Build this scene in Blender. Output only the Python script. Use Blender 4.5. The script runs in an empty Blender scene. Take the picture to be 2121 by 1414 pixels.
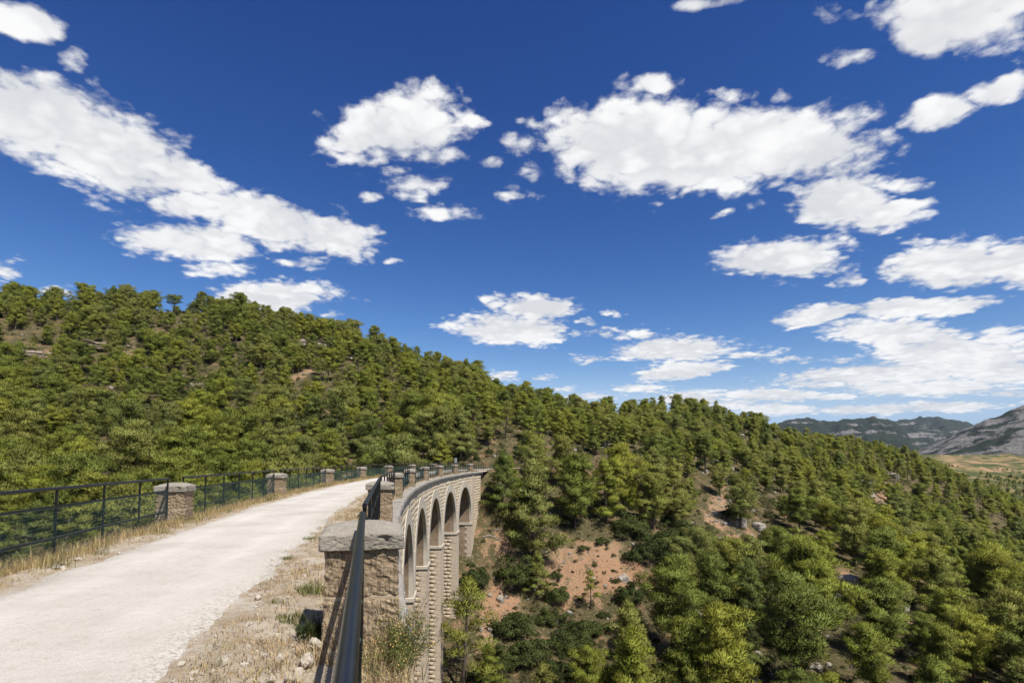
import bpy, math, random
import numpy as np
from mathutils import Vector, Matrix

sc = bpy.context.scene
R = math.radians
rng = np.random.default_rng(7)
random.seed(7)

# ------------------------------------------------------------------ camera
F_PX, W_PX, H_PX, HOR = 1130.0, 2121.0, 1414.0, 951.0
PITCH = R(3.3)
EYE = 1.65
cam = bpy.data.cameras.new('camera')
cam.sensor_width = 36.0
cam.lens = F_PX / W_PX * 36.0
PPY = HOR - F_PX * math.tan(PITCH)
cam.shift_y = (PPY - H_PX / 2) / W_PX
cam.clip_start = 0.05
cam.clip_end = 60000
cam_o = bpy.data.objects.new('camera', cam)
cam_o.location = (0, 0, EYE)
cam_o.rotation_euler = (R(90) + PITCH, 0, 0)
sc.collection.objects.link(cam_o)
sc.camera = cam_o

# ------------------------------------------------------------------ light
SUN_AZ, SUN_EL = R(141), R(58)
sunv = Vector((math.sin(SUN_AZ) * math.cos(SUN_EL), math.cos(SUN_AZ) * math.cos(SUN_EL), math.sin(SUN_EL)))
sl = bpy.data.lights.new('sun', 'SUN')
sl.energy = 5.0
sl.angle = R(0.53)
sl.color = (1.0, 0.955, 0.88)
so = bpy.data.objects.new('sun', sl)
so.rotation_euler = sunv.to_track_quat('Z', 'Y').to_euler()
so.location = (0, 0, 60)
sc.collection.objects.link(so)

sc.view_settings.view_transform = 'Standard'
sc.view_settings.look = 'None'
sc.view_settings.gamma = 1.0
sc.view_settings.exposure = 0.4
sc.view_settings.use_curve_mapping = False
sc.render.engine = 'CYCLES'
sc.cycles.use_denoising = True
sc.cycles.max_bounces = 6
sc.cycles.diffuse_bounces = 3
sc.cycles.transparent_max_bounces = 8
sc.cycles.caustics_reflective = False
sc.cycles.caustics_refractive = False


class NT:
    """tiny helper to write node trees"""
    def __init__(self, tree):
        self.t = tree
        tree.nodes.clear()

    def n(self, typ, props=None, **ins):
        nd = self.t.nodes.new(typ)
        for k, v in (props or {}).items():
            setattr(nd, k, v)
        for k, v in ins.items():
            key = int(k[1:]) if k[0] == 'i' and k[1:].isdigit() else k.replace('_', ' ')
            sock = nd.inputs[key]
            if hasattr(v, 'links') or isinstance(v, bpy.types.NodeSocket):
                self.t.links.new(v, sock)
            else:
                sock.default_value = v
        return nd

    def math(self, op, a, b=0.0, c=None, clamp=False):
        nd = self.n('ShaderNodeMath', {'operation': op, 'use_clamp': clamp}, i0=a, i1=b)
        if c is not None:
            if isinstance(c, bpy.types.NodeSocket):
                self.t.links.new(c, nd.inputs[2])
            else:
                nd.inputs[2].default_value = c
        return nd.outputs[0]

    def ramp(self, fac, stops, interp='LINEAR'):
        nd = self.n('ShaderNodeValToRGB', i0=fac)
        cr = nd.color_ramp
        cr.interpolation = interp
        while len(cr.elements) > 1:
            cr.elements.remove(cr.elements[-1])
        for i, (p, c) in enumerate(stops):
            e = cr.elements[0] if i == 0 else cr.elements.new(p)
            e.position = p
            if not isinstance(c, (tuple, list)):
                c = (c, c, c)
            e.color = (c[0], c[1], c[2], 1)
        return nd.outputs[0]

    def mix(self, fac, a, b, mode='MIX'):
        nd = self.t.nodes.new('ShaderNodeMix')
        nd.data_type = 'RGBA'
        nd.blend_type = mode
        for s, v in ((nd.inputs[0], fac), (nd.inputs[6], a), (nd.inputs[7], b)):
            if isinstance(v, bpy.types.NodeSocket):
                self.t.links.new(v, s)
            else:
                s.default_value = v if not isinstance(v, (tuple, list)) else (v[0], v[1], v[2], 1)
        return nd.outputs[2]

    def maprange(self, v, a, b, c=0.0, d=1.0, smooth=False):
        nd = self.n('ShaderNodeMapRange', {'interpolation_type': 'SMOOTHSTEP' if smooth else 'LINEAR'},
                    i0=v, i1=a, i2=b, i3=c, i4=d)
        return nd.outputs[0]


def ray_dir(px, py):
    c, s = math.cos(PITCH), math.sin(PITCH)
    u = (px - W_PX / 2) / F_PX
    v = (PPY - py) / F_PX
    return np.array((u, c - v * s, s + v * c))


def project(x, y, z):
    c, s = math.cos(PITCH), math.sin(PITCH)
    zz = z - EYE
    d = y * c + zz * s
    u = zz * c - y * s
    return W_PX / 2 + F_PX * x / d, PPY - F_PX * u / d


# ------------------------------------------------------------------ sky with cumulus clouds
CLOUDS = [  # picture x, y, half width, half height, tilt (deg), weight
    (90, 250, 150, 92, -8, 1), (225, 312, 165, 98, -18, 1), (375, 358, 125, 38, -20, 1), (30, 215, 70, 40, 0, .85),
    (395, 420, 110, 34, -5, .95), (560, 455, 150, 55, -8, 1), (690, 490, 110, 46, -16, 1), (410, 503, 140, 42, -4, 1), (460, 560, 70, 13, 0, .9), (640, 540, 60, 12, 0, .75), (820, 543, 30, 8, 0, .8),
    (830, 265, 140, 68, 8, 1), (880, 215, 65, 40, 10, 1), (895, 315, 70, 28, -10, .9), (740, 295, 75, 35, 10, .95),
    (860, 380, 65, 26, 0, .85), (935, 441, 62, 16, 0, .9), (775, 404, 30, 14, 0, .8), (820, 350, 35, 14, 0, .75),
    (1066, 306, 34, 24, 0, .85), (1066, 402, 42, 20, 0, .85), (1012, 338, 26, 12, 0, .7), (1088, 362, 24, 17, 0, .8), (985, 245, 24, 13, 0, .65),
    (1320, 300, 190, 98, 0, 1), (1600, 305, 215, 88, 0, 1), (1450, 330, 240, 80, 0, 1), (1200, 260, 80, 60, 0, .75), (1690, 312, 110, 56, 0, 1),
    (1345, 166, 95, 28, -5, .66), (1520, 208, 55, 18, 15, .75), (1620, 195, 20, 14, 0, .7),
    (1460, 8, 85, 22, 5, .85), (1950, 40, 170, 78, 0, 1), (1900, 90, 75, 42, 0, 1), (1760, 133, 62, 18, 10, .85), (1735, 30, 55, 32, 0, .68), (2050, 10, 80, 40, 0, 1),
    (1935, 235, 82, 32, 22, .95), (2060, 182, 85, 26, 18, .85), (1840, 290, 30, 30, 0, .6),
    (1735, 420, 110, 54, 0, 1), (1835, 448, 95, 32, 12, .95), (1870, 388, 50, 16, 5, .8), (1800, 390, 60, 25, 0, .9),
    (1615, 538, 140, 42, 0, 1), (1752, 575, 32, 18, 0, .95), (1762, 508, 34, 13, 0, .8), (1900, 497, 36, 13, 0, .75), (1495, 440, 25, 10, 20, .7), (1560, 425, 34, 12, 20, .65),
    (1985, 548, 165, 46, 3, 1), (2095, 540, 90, 46, 0, 1), (1870, 565, 60, 20, 0, .9),
    (45, 42, 85, 34, -15, 1), (150, 110, 30, 22, 0, .66), (15, 560, 34, 32, 0, .75), (110, 596, 48, 15, 0, .9), (20, 165, 60, 20, 0, .7),
    (560, 618, 115, 38, 5, 1), (650, 602, 62, 22, -8, .85), (690, 650, 24, 11, 0, .8), (520, 625, 80, 24, 0, 1),
    (1055, 683, 120, 34, -2, 1), (1115, 637, 80, 28, 0, 1), (1022, 628, 34, 14, 0, .8),
    (1195, 690, 28, 9, 0, .9), (1252, 686, 42, 10, 0, .9), (1315, 694, 42, 12, 0, .9), (1225, 742, 42, 8, 0, .9), (1275, 650, 26, 6, 0, .75), (1215, 667, 24, 6, 0, .7),
    (1400, 724, 130, 26, 2, 1), (1555, 735, 62, 12, 3, .9), (1410, 770, 98, 20, 5, 1), (1340, 804, 60, 11, 0, .9),
    (1040, 780, 26, 9, 0, .9), (1130, 782, 28, 8, 0, .9), (1215, 824, 44, 9, 0, .8), (965, 765, 18, 6, 0, .7), (1170, 806, 26, 5, 0, .7),
    (1690, 652, 90, 24, 8, .95), (1885, 637, 160, 22, 4, 1), (1640, 665, 40, 14, 0, .85),
    (1850, 690, 160, 30, -3, 1), (1975, 735, 190, 46, -4, 1), (2090, 700, 70, 26, 0, 1), (1790, 775, 195, 22, 2, 1), (2080, 770, 90, 26, 0, 1),
    (1632, 745, 46, 8, 0, .9), (1745, 745, 40, 8, 0, .8), (1590, 818, 100, 16, 0, .95), (1710, 820, 80, 10, 0, .9), (1430, 824, 80, 14, 3, .95), (1500, 836, 70, 13, 0, .9),
    (1610, 848, 90, 13, 0, .95), (1900, 802, 170, 18, 0, 1), (1980, 842, 150, 12, 0, .9), (1800, 848, 110, 12, 0, .95), (2090, 812, 60, 12, 0, .9), (1700, 795, 120, 9, 0, .8),
]
w = bpy.data.worlds.new('World')
sc.world = w
w.use_nodes = True
T = NT(w.node_tree)
sky = T.n('ShaderNodeTexSky', {'sky_type': 'NISHITA', 'sun_disc': False, 'sun_elevation': SUN_EL, 'sun_rotation': SUN_AZ,
                               'altitude': 600.0, 'air_density': 1.0, 'dust_density': 0.25, 'ozone_density': 4.0})
tc = T.n('ShaderNodeTexCoord')
sep = T.n('ShaderNodeSeparateXYZ', Vector=tc.outputs['Generated'])
X, Y, Z = sep.outputs
az = T.math('ARCTAN2', X, Y)
hor = T.math('SQRT', T.math('ADD', T.math('MULTIPLY', X, X), T.math('MULTIPLY', Y, Y)))
tt = T.math('DIVIDE', Z, T.math('MAXIMUM', hor, 0.02))
den = T.math('ADD', T.math('MAXIMUM', Z, 0.0), 0.16)
pv = T.n('ShaderNodeVectorMath', {'operation': 'SCALE'}, i0=tc.outputs['Generated'], Scale=T.math('DIVIDE', 1.0, den)).outputs[0]
nz1 = T.n('ShaderNodeTexNoise', {'noise_dimensions': '3D'}, Vector=pv, Scale=3.6, Detail=4.0, Roughness=0.55, Lacunarity=2.1)
nz2 = T.n('ShaderNodeTexNoise', {'noise_dimensions': '3D'}, Vector=pv, Scale=5.5, Detail=3.0, Roughness=0.5)
warp = T.math('MULTIPLY_ADD', T.math('MAXIMUM', tt, 0.0), 0.07, 0.010)
nsep = T.n('ShaderNodeSeparateXYZ', Vector=nz2.outputs['Color'])
wx = T.math('MULTIPLY', T.math('SUBTRACT', nsep.outputs[0], 0.5), warp)
wy = T.math('MULTIPLY', T.math('SUBTRACT', nsep.outputs[1], 0.5), warp)
cvx = T.math('MULTIPLY_ADD', wx, 1.4, az)
cvy = T.math('ADD', tt, wy)
# three clouds at a time ride in one vector: r2 = (a.az + b.t + c)^2 + (d.az + e.t + f)^2 + offset
vm = lambda op, a_, b_, c_=None: (T.n('ShaderNodeVectorMath', {'operation': op}, i0=a_, i1=b_) if c_ is None else
                                  T.n('ShaderNodeVectorMath', {'operation': op}, i0=a_, i1=b_, i2=c_)).outputs[0]
AZV = T.n('ShaderNodeCombineXYZ', X=cvx, Y=cvx, Z=cvx).outputs[0]
TTV = T.n('ShaderNodeCombineXYZ', X=cvy, Y=cvy, Z=cvy).outputs[0]
rows = []
for (cx, cy, rx, ry, rot, wt) in CLOUDS:
    at_ = lambda px_, py_: (lambda d: np.array((math.atan2(d[0], d[1]), d[2] / math.hypot(d[0], d[1]))))(ray_dir(px_, py_))
    c0 = at_(cx, cy)
    J = np.stack([(at_(cx + 2, cy) - c0) / 2, (at_(cx, cy - 2) - c0) / 2], 1)      # (az, t) per picture unit right and up
    off0 = (1 - wt) * 1.5
    if rx < 75:            # small ones are loose wisps that the noise can break up
        rx, ry, off0 = rx * 1.45, ry * 1.45, .50 + off0 * .25
    c_, s_ = math.cos(R(rot)), math.sin(R(rot))
    Mx = np.array([[c_ / rx, s_ / rx], [-s_ / ry, c_ / ry]]) / 1.06 @ np.linalg.inv(J)
    of_ = -Mx @ c0
    rows.append((Mx[0, 0], Mx[0, 1], of_[0], Mx[1, 0], Mx[1, 1], of_[1], off0))
while len(rows) % 3:
    rows.append(rows[-1])
m3 = None
for g in range(0, len(rows), 3):
    k_ = [tuple(rows[g + q][c] for q in range(3)) for c in range(7)]
    av = AZV if m3 is None else vm('MULTIPLY_ADD', m3, (1e-9,) * 3, AZV)   # keeps the chain serial
    u_ = vm('MULTIPLY_ADD', av, k_[0], vm('MULTIPLY_ADD', TTV, k_[1], k_[2]) if m3 is None else vm('MULTIPLY_ADD', vm('MULTIPLY_ADD', m3, (1e-9,) * 3, TTV), k_[1], k_[2]))
    v_ = vm('MULTIPLY_ADD', av, k_[3], vm('MULTIPLY_ADD', TTV if m3 is None else vm('MULTIPLY_ADD', m3, (1e-9,) * 3, TTV), k_[4], k_[5]))
    r2 = vm('MULTIPLY_ADD', u_, u_, vm('MULTIPLY_ADD', v_, v_, k_[6]))
    m3 = r2 if m3 is None else vm('MINIMUM', m3, r2)
ms = T.n('ShaderNodeSeparateXYZ', Vector=m3)
m = T.math('SQRT', T.math('MINIMUM', T.math('MINIMUM', ms.outputs[0], ms.outputs[1]), ms.outputs[2]))
dens_in = T.math('SUBTRACT', 1.0, m)
# beyond the view the same kind of scattered cumulus goes on
nbig = T.n('ShaderNodeTexNoise', {'noise_dimensions': '3D'}, Vector=pv, Scale=1.9, Detail=2.0, Roughness=0.5)
dens_out = T.math('MULTIPLY', T.math('SUBTRACT', nbig.outputs['Fac'], 0.565), 6.0)
outm = T.math('MAXIMUM', T.maprange(T.math('ABSOLUTE', az), 0.80, 0.95), T.maprange(tt, 0.92, 1.1))
dens = T.math('MAXIMUM', dens_in, T.math('MULTIPLY_ADD', T.math('SUBTRACT', 1.0, outm), -4.0, dens_out))
# rounded billows: bumps outwards, creases inwards, and fine wisps on top
nzb = T.n('ShaderNodeTexNoise', {'noise_dimensions': '3D'}, Vector=pv, Scale=11.0, Detail=2.0, Roughness=0.5)
nzf = T.n('ShaderNodeTexNoise', {'noise_dimensions': '3D'}, Vector=pv, Scale=26.0, Detail=4.0, Roughness=0.65)
bil = T.math('ABSOLUTE', T.math('SUBTRACT', nzb.outputs['Fac'], 0.5))
dn = T.math('MULTIPLY_ADD', T.math('SUBTRACT', nz1.outputs['Fac'], 0.5), 1.0, dens)
dn = T.math('MULTIPLY_ADD', T.math('SUBTRACT', bil, 0.075), 1.5, dn)
dn = T.math('MULTIPLY_ADD', T.math('SUBTRACT', nzf.outputs['Fac'], 0.5), 0.75, dn)
alpha = T.maprange(dn, -0.10, 0.36, smooth=True)
alpha = T.math('MULTIPLY', alpha, T.maprange(Z, 0.0, 0.03))
offs = T.n('ShaderNodeVectorMath', {'operation': 'ADD'}, i0=pv, i1=(0.10, -0.06, 0.16)).outputs[0]
nz3 = T.n('ShaderNodeTexNoise', {'noise_dimensions': '3D'}, Vector=offs, Scale=3.6, Detail=4.0, Roughness=0.55)
relief = T.math('SUBTRACT', nz1.outputs['Fac'], nz3.outputs['Fac'])
shade = T.math('ADD', T.math('MULTIPLY', relief, 0.9), T.math('MULTIPLY', T.math('SUBTRACT', nz2.outputs['Fac'], .5), 0.7))
shade = T.maprange(T.math('MULTIPLY_ADD', bil, 1.3, shade), -0.16, 0.42, smooth=True)
ccol = T.mix(shade, (5.5, 5.6, 5.85), (7.5, 7.5, 7.5))
sr = T.n('ShaderNodeSeparateColor', i0=T.n('ShaderNodeHueSaturation', Saturation=1.18, Value=0.82, Color=sky.outputs[0]).outputs[0])
# deep polarised blue: steeper response of the clear sky
chan = [T.math('MULTIPLY', T.math('POWER', T.math('MAXIMUM', sr.outputs[q], 0.001), g_), a_) for q, (a_, g_) in enumerate(((.80, 1.93), (.565, 1.60), (.775, 1.24)))]
chan[1] = T.math('MINIMUM', chan[1], T.math('MULTIPLY', chan[2], .74))
chan[0] = T.math('MINIMUM', chan[0], T.math('MULTIPLY', chan[1], .70))
skyc = T.n('ShaderNodeCombineColor', i0=chan[0], i1=chan[1], i2=chan[2]).outputs[0]
col = T.mix(alpha, skyc, ccol)
bg = T.n('ShaderNodeBackground', Color=col, Strength=0.1)
T.n('ShaderNodeOutputWorld', Surface=bg.outputs[0])
w.cycles.sampling_method = 'MANUAL'
w.cycles.sample_map_resolution = 512

# ------------------------------------------------------------------ noise helpers (numpy)
_tab = np.random.default_rng(3).random((256, 256))


def vnoise(x, y):
    x = np.asarray(x, float); y = np.asarray(y, float)
    xi = np.floor(x).astype(int); yi = np.floor(y).astype(int)
    fx = x - xi; fy = y - yi
    fx = fx * fx * (3 - 2 * fx); fy = fy * fy * (3 - 2 * fy)
    g = lambda a, b: _tab[a & 255, b & 255]
    return (g(xi, yi) * (1 - fx) + g(xi + 1, yi) * fx) * (1 - fy) + (g(xi, yi + 1) * (1 - fx) + g(xi + 1, yi + 1) * fx) * fy


def fbm(x, y, oc=4, gain=.5):
    s = 0; a = 1; t = 0
    for i in range(oc):
        s = s + a * (vnoise(x + 17.3 * i, y - 9.1 * i) - .5); t += a
        a *= gain; x = x * 2.03; y = y * 2.03
    return s / t * 2


_t3 = np.random.default_rng(5).random((64, 64, 64))


def vn3(p):
    p = np.asarray(p, float)
    i = np.floor(p).astype(int); f = p - i
    f = f * f * (3 - 2 * f)
    r = 0
    for dx in (0, 1):
        for dy in (0, 1):
            for dz in (0, 1):
                wgt = (f[:, 0] if dx else 1 - f[:, 0]) * (f[:, 1] if dy else 1 - f[:, 1]) * (f[:, 2] if dz else 1 - f[:, 2])
                r = r + wgt * _t3[(i[:, 0] + dx) & 63, (i[:, 1] + dy) & 63, (i[:, 2] + dz) & 63]
    return r


def fbm3(p, oc=4, gain=.5):
    p = np.asarray(p, float); s = 0; a = 1; t = 0
    for k in range(oc):
        s = s + a * (vn3(p + 11.7 * k) - .5); t += a; a *= gain; p = p * 2.05
    return s / t * 2


def sstep(a, b, v):
    t = np.clip((np.asarray(v, float) - a) / (b - a), 0, 1)
    return t * t * (3 - 2 * t)


# ------------------------------------------------------------------ the line of the viaduct
BAY = 10.7359
_S0, _DS = -60.0, 0.1
_ss = np.arange(_S0, 240, _DS)


def _curv(s):
    b = s / BAY
    k = np.where(b < 0, .0044, .0044 + .0002 * b)
    return k + .030 * sstep(86, 96, s) - .026 * sstep(118, 135, s)


_k = _curv(_ss)
_i0 = int(round((0 - _S0) / _DS))
_th = np.cumsum(_k) * _DS
_th = _th - _th[_i0] - .2442
_px = np.cumsum(np.sin(_th)) * _DS; _py = np.cumsum(np.cos(_th)) * _DS
_px = _px - _px[_i0] - 1.5374; _py = _py - _py[_i0] + 5.6906


def line(s):
    return np.interp(s, _ss, _px), np.interp(s, _ss, _py), np.interp(s, _ss, _th)


def BP(s, off, z):
    """bridge coordinates (metres along, metres to the right of the right-hand railing, height) to world"""
    x, y, t = line(s)
    return np.stack(np.broadcast_arrays(x + np.cos(t) * off, y - np.sin(t) * off, z), -1)


def near_line(x, y, s0, s1, off):
    sel = (_ss >= s0) & (_ss <= s1)
    X = (_px[sel] + np.cos(_th[sel]) * off)[::8]; Y = (_py[sel] - np.sin(_th[sel]) * off)[::8]
    x = np.ravel(x); y = np.ravel(y)
    out = np.full(x.shape, 1e9)
    for i in range(0, len(x), 20000):
        dx = x[i:i + 20000, None] - X; dy = y[i:i + 20000, None] - Y
        out[i:i + 20000] = np.sqrt((dx * dx + dy * dy).min(1))
    return out


# ------------------------------------------------------------------ terrain height from control points
CP = []


def cp(px, py, d):
    r = ray_dir(px, py); k = d / r[1]
    CP.append((r[0] * k, d, EYE + r[2] * k))


for a in [(-250, 668, 200), (0, 648, 220), (250, 655, 230), (500, 668, 232), (770, 728, 212), (1000, 818, 195), (1170, 866, 200),
          (-250, 800, 140), (0, 800, 150), (250, 800, 152), (500, 800, 150), (770, 830, 142), (950, 880, 132),
          (-250, 950, 100), (0, 950, 105), (250, 950, 106), (500, 950, 108), (770, 945, 112), (900, 948, 112),
          (0, 1100, 74), (250, 1080, 78), (450, 1050, 82), (-200, 1100, 70), (600, 1020, 88),
          (1010, 1165, 83), (1000, 990, 95), (1100, 1095, 92), (1250, 1140, 88), (1250, 1280, 74), (1100, 1300, 71), (1050, 1414, 60),
          (1250, 966, 121), (1400, 980, 125), (1250, 900, 162), (1250, 868, 215), (1350, 870, 225), (1480, 864, 240),
          (1450, 1120, 100), (1500, 1250, 82), (1500, 1414, 62), (1600, 910, 265), (1700, 1010, 165), (1700, 934, 290), (1815, 942, 320),
          (1700, 1200, 95), (1700, 1414, 64), (1900, 968, 390), (1900, 1060, 200), (1900, 1220, 100), (1900, 1414, 66),
          (2050, 1055, 400), (2121, 1085, 370), (2121, 1200, 150), (2121, 1414, 68), (2350, 1300, 110), (2350, 1180, 320), (2350, 1500, 70),
          (2020, 1030, 600), (2121, 1030, 640), (1950, 975, 1000), (2121, 985, 1000), (2300, 1010, 900), (2121, 948, 1500), (1950, 948, 1500), (2300, 950, 1400)]:
    cp(*a)
CP += [(-45, 40, -22), (-30, 15, -25), (-18, 55, -21), (-75, 30, -19), (-110, 0, -14), (-5, 30, -27), (-7, 48, -27), (-7.6, 59, -24), (-7.3, 69, -18),
       (-5.5, 80, -12.5), (-4, 18, -22), (25, 40, -28), (60, 40, -30), (15, 15, -22), (5, 2, -11), (60, 10, -26), (120, 30, -32), (0, -14, -1.5), (-8, -14, -1), (-60, -25, 2),
       (60, -30, -8), (-12, 2, -10), (-20, -40, 4), (30, -60, 2), (-180, -60, 12), (180, -60, -10), (-13, 86, -7), (-10, 96, -1.0),
       (-260, 300, 40), (-130, 320, 30), (0, 320, 2), (60, 330, 5), (150, 400, -8), (260, 520, -20), (0, 600, -20), (-300, 600, 10), (-420, 150, 60), (-420, -100, 20), (420, 80, -40), (420, -200, -10),
       (300, 700, -30), (0, 1200, -10), (-800, 800, 10), (800, 300, -30), (-900, 0, 10), (900, -400, 0), (-500, -800, 10), (500, -900, 0)]
CP = np.array(CP, float)


def _phi(r2):
    return np.where(r2 > 1e-9, 0.5 * r2 * np.log(r2 + 1e-12), 0)


_sc = 100.0


def _warp(x, y):  # compress distance so that near points keep weight
    r = np.sqrt(x * x + y * y) + 1e-6
    k = np.where(r > 250, (250 + 160 * np.log(np.maximum(r, 250) / 250 * 1.0) * 1.2) / r, 1.0)
    return x * k / _sc, y * k / _sc


_cx, _cy = _warp(CP[:, 0], CP[:, 1])
_N = len(CP)
_A = np.zeros((_N + 3, _N + 3))
_A[:_N, :_N] = _phi((_cx[:, None] - _cx) ** 2 + (_cy[:, None] - _cy) ** 2) + np.eye(_N) * 0.004
_A[:_N, _N] = _A[_N, :_N] = 1
_A[:_N, _N + 1] = _A[_N + 1, :_N] = _cx
_A[:_N, _N + 2] = _A[_N + 2, :_N] = _cy
_wt = np.linalg.solve(_A, np.concatenate([CP[:, 2], [0, 0, 0]]))


def terrain(x, y):
    x = np.asarray(x, float); y = np.asarray(y, float); shp = x.shape
    x = x.ravel(); y = y.ravel()
    u, v = _warp(x, y)
    z = np.zeros_like(x)
    for i in range(0, len(x), 20000):
        sl_ = slice(i, i + 20000)
        z[sl_] = _phi((u[sl_, None] - _cx) ** 2 + (v[sl_, None] - _cy) ** 2) @ _wt[:_N] + _wt[_N] + _wt[_N + 1] * u[sl_] + _wt[_N + 2] * v[sl_]
    r = np.hypot(x, y)
    z = z * (1 - sstep(1500, 2600, r)) + 15 * sstep(1500, 2600, r)
    amp = 1.5 + 6 * sstep(300, 900, r)
    n = fbm(x / 22, y / 22, 3) * amp + fbm(x / 4.5 + 40, y / 4.5, 3) * .45
    # broken limestone ledges on the wooded hill
    led = np.abs(((z + fbm(x / 30, y / 30 + 5, 2) * 5) / 13.0) % 1.0 - .5)
    n = n + sstep(8, 20, z) * sstep(0.12, 0.02, led) * 1.6 * sstep(-.1, .3, fbm(x / 16 + 9, y / 16, 2))
    n = n + fbm(x / 1.3 + 7, y / 1.3, 2) * .22
    n = n * sstep(8, 40, r)
    z = z + n
    near = np.nonzero(r < 300)[0]
    if len(near):  # cut and fill beside the road where it leaves the viaduct
        for s0, s1, f0, f1 in ((88, 235, 125, 185), (-58, -13, 900, 901)):
            sel = np.nonzero((_ss >= s0) & (_ss <= s1))[0][::6]
            X = _px[sel] - np.cos(_th[sel]) * 2.7; Y = _py[sel] + np.sin(_th[sel]) * 2.7
            ex = sstep(f0, f1, _ss[sel]) * 40
            for i in range(0, len(near), 8000):
                q = near[i:i + 8000]
                dd = np.sqrt((x[q, None] - X) ** 2 + (y[q, None] - Y) ** 2)
                dv = (np.maximum(dd - 3.8, 0) * 1.15 + ex).min(1)
                z[q] = np.clip(z[q], -.16 - dv, -.16 + dv * 1.5)
    return z.reshape(shp)


def hit(px, py, dmin=14, dmax=900):
    """where the line of sight of a picture point meets the terrain"""
    r = ray_dir(px, py); r = r / r[1]
    d = np.concatenate([np.arange(dmin, 150, .4), np.arange(150, dmax, 1.5)])
    x = r[0] * d; z = EYE + r[2] * d
    tz = terrain(x, d)
    below = np.nonzero(tz > z)[0]
    if len(below) == 0:
        k = int(np.argmin(z - tz))
    else:
        k = below[0]
    return np.array((x[k], d[k], tz[k]))


# ------------------------------------------------------------------ mesh helpers
COL = sc.collection


def mesh_np(name, verts, faces, mat=None, smooth=False, mats=None, midx=None):
    me = bpy.data.meshes.new(name)
    verts = np.asarray(verts, np.float32).reshape(-1, 3)
    if isinstance(faces, np.ndarray) and faces.ndim == 2:
        k = faces.shape[1]
        me.vertices.add(len(verts)); me.vertices.foreach_set('co', verts.ravel())
        me.loops.add(faces.size); me.loops.foreach_set('vertex_index', faces.astype(np.int32).ravel())
        me.polygons.add(len(faces))
        me.polygons.foreach_set('loop_start', np.arange(0, faces.size, k, dtype=np.int32))
        me.update(calc_edges=True)
    else:
        me.from_pydata(verts.tolist(), [], [list(map(int, f)) for f in faces])
    if mats:
        for mm in mats:
            me.materials.append(mm)
        if midx is not None:
            me.polygons.foreach_set('material_index', np.asarray(midx, np.int32))
    elif mat:
        me.materials.append(mat)
    if smooth:
        me.polygons.foreach_set('use_smooth', np.ones(len(me.polygons), bool))
    me.update()
    return me


def obj(name, me, parent=None, loc=None, rot=None, scale=None):
    o = bpy.data.objects.new(name, me)
    COL.objects.link(o)
    if parent:
        o.parent = parent
    if loc is not None:
        o.location = tuple(map(float, loc))
    if rot is not None:
        o.rotation_euler = rot
    if scale is not None:
        o.scale = scale if isinstance(scale, (tuple, list)) else (scale,) * 3
    return o


def tag(o, label=None, cat=None, group=None, kind=None):
    if label: o['label'] = label
    if cat: o['category'] = cat
    if group: o['group'] = group
    if kind: o['kind'] = kind
    return o


class MB:
    """collects pieces of geometry that become one mesh"""
    def __init__(self):
        self.v = []; self.f = []; self.n = 0

    def add(self, v, f):
        v = np.asarray(v, float).reshape(-1, 3)
        self.f += [tuple(int(i) + self.n for i in q) for q in f]
        self.v.append(v); self.n += len(v)
        return self

    def box8(self, c):  # eight corners: bottom 0-3 (ccw), top 4-7
        return self.add(c, [(3, 2, 1, 0), (4, 5, 6, 7), (0, 1, 5, 4), (1, 2, 6, 5), (2, 3, 7, 6), (3, 0, 4, 7)])

    def box(self, x0, x1, y0, y1, z0, z1):
        return self.box8([(x0, y0, z0), (x1, y0, z0), (x1, y1, z0), (x0, y1, z0), (x0, y0, z1), (x1, y0, z1), (x1, y1, z1), (x0, y1, z1)])

    def tube(self, pts, rad, n=6, cap=True):
        pts = np.asarray(pts, float)
        rad = np.broadcast_to(np.asarray(rad, float), (len(pts),))
        vs = []
        for i, p in enumerate(pts):
            t = pts[min(i + 1, len(pts) - 1)] - pts[max(i - 1, 0)]
            t = t / (np.linalg.norm(t) + 1e-9)
            up = np.array((0, 0, 1.)) if abs(t[2]) < .9 else np.array((1., 0, 0))
            a = np.cross(up, t); a /= np.linalg.norm(a); b = np.cross(t, a)
            for k in range(n):
                an = 2 * math.pi * k / n
                vs.append(p + (a * math.cos(an) + b * math.sin(an)) * rad[i])
        fs = []
        for i in range(len(pts) - 1):
            for k in range(n):
                k2 = (k + 1) % n
                fs.append((i * n + k, i * n + k2, (i + 1) * n + k2, (i + 1) * n + k))
        if cap:
            fs.append(tuple(range(n))[::-1]); fs.append(tuple((len(pts) - 1) * n + k for k in range(n)))
        return self.add(vs, fs)

    def mesh(self, name, mat, smooth=False):
        return mesh_np(name, np.concatenate(self.v), self.f, mat, smooth)


def grid_faces(nu, nv, wrap=False):
    i = np.arange(nu - 1)[:, None]
    if wrap:
        j = np.arange(nv)[None, :]; j2 = (j + 1) % nv
    else:
        j = np.arange(nv - 1)[None, :]; j2 = j + 1
    a = i * nv + j; b = i * nv + j2; c = (i + 1) * nv + j2; d = (i + 1) * nv + j
    return np.stack([a, b, c, d], -1).reshape(-1, 4)


def empty(name, loc=(0, 0, 0), rz=0, scale=1.0):
    o = bpy.data.objects.new(name, None)
    o.empty_display_size = .3
    COL.objects.link(o)
    o.location = tuple(map(float, loc)); o.rotation_euler = (0, 0, rz); o.scale = (scale,) * 3
    return o


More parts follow.
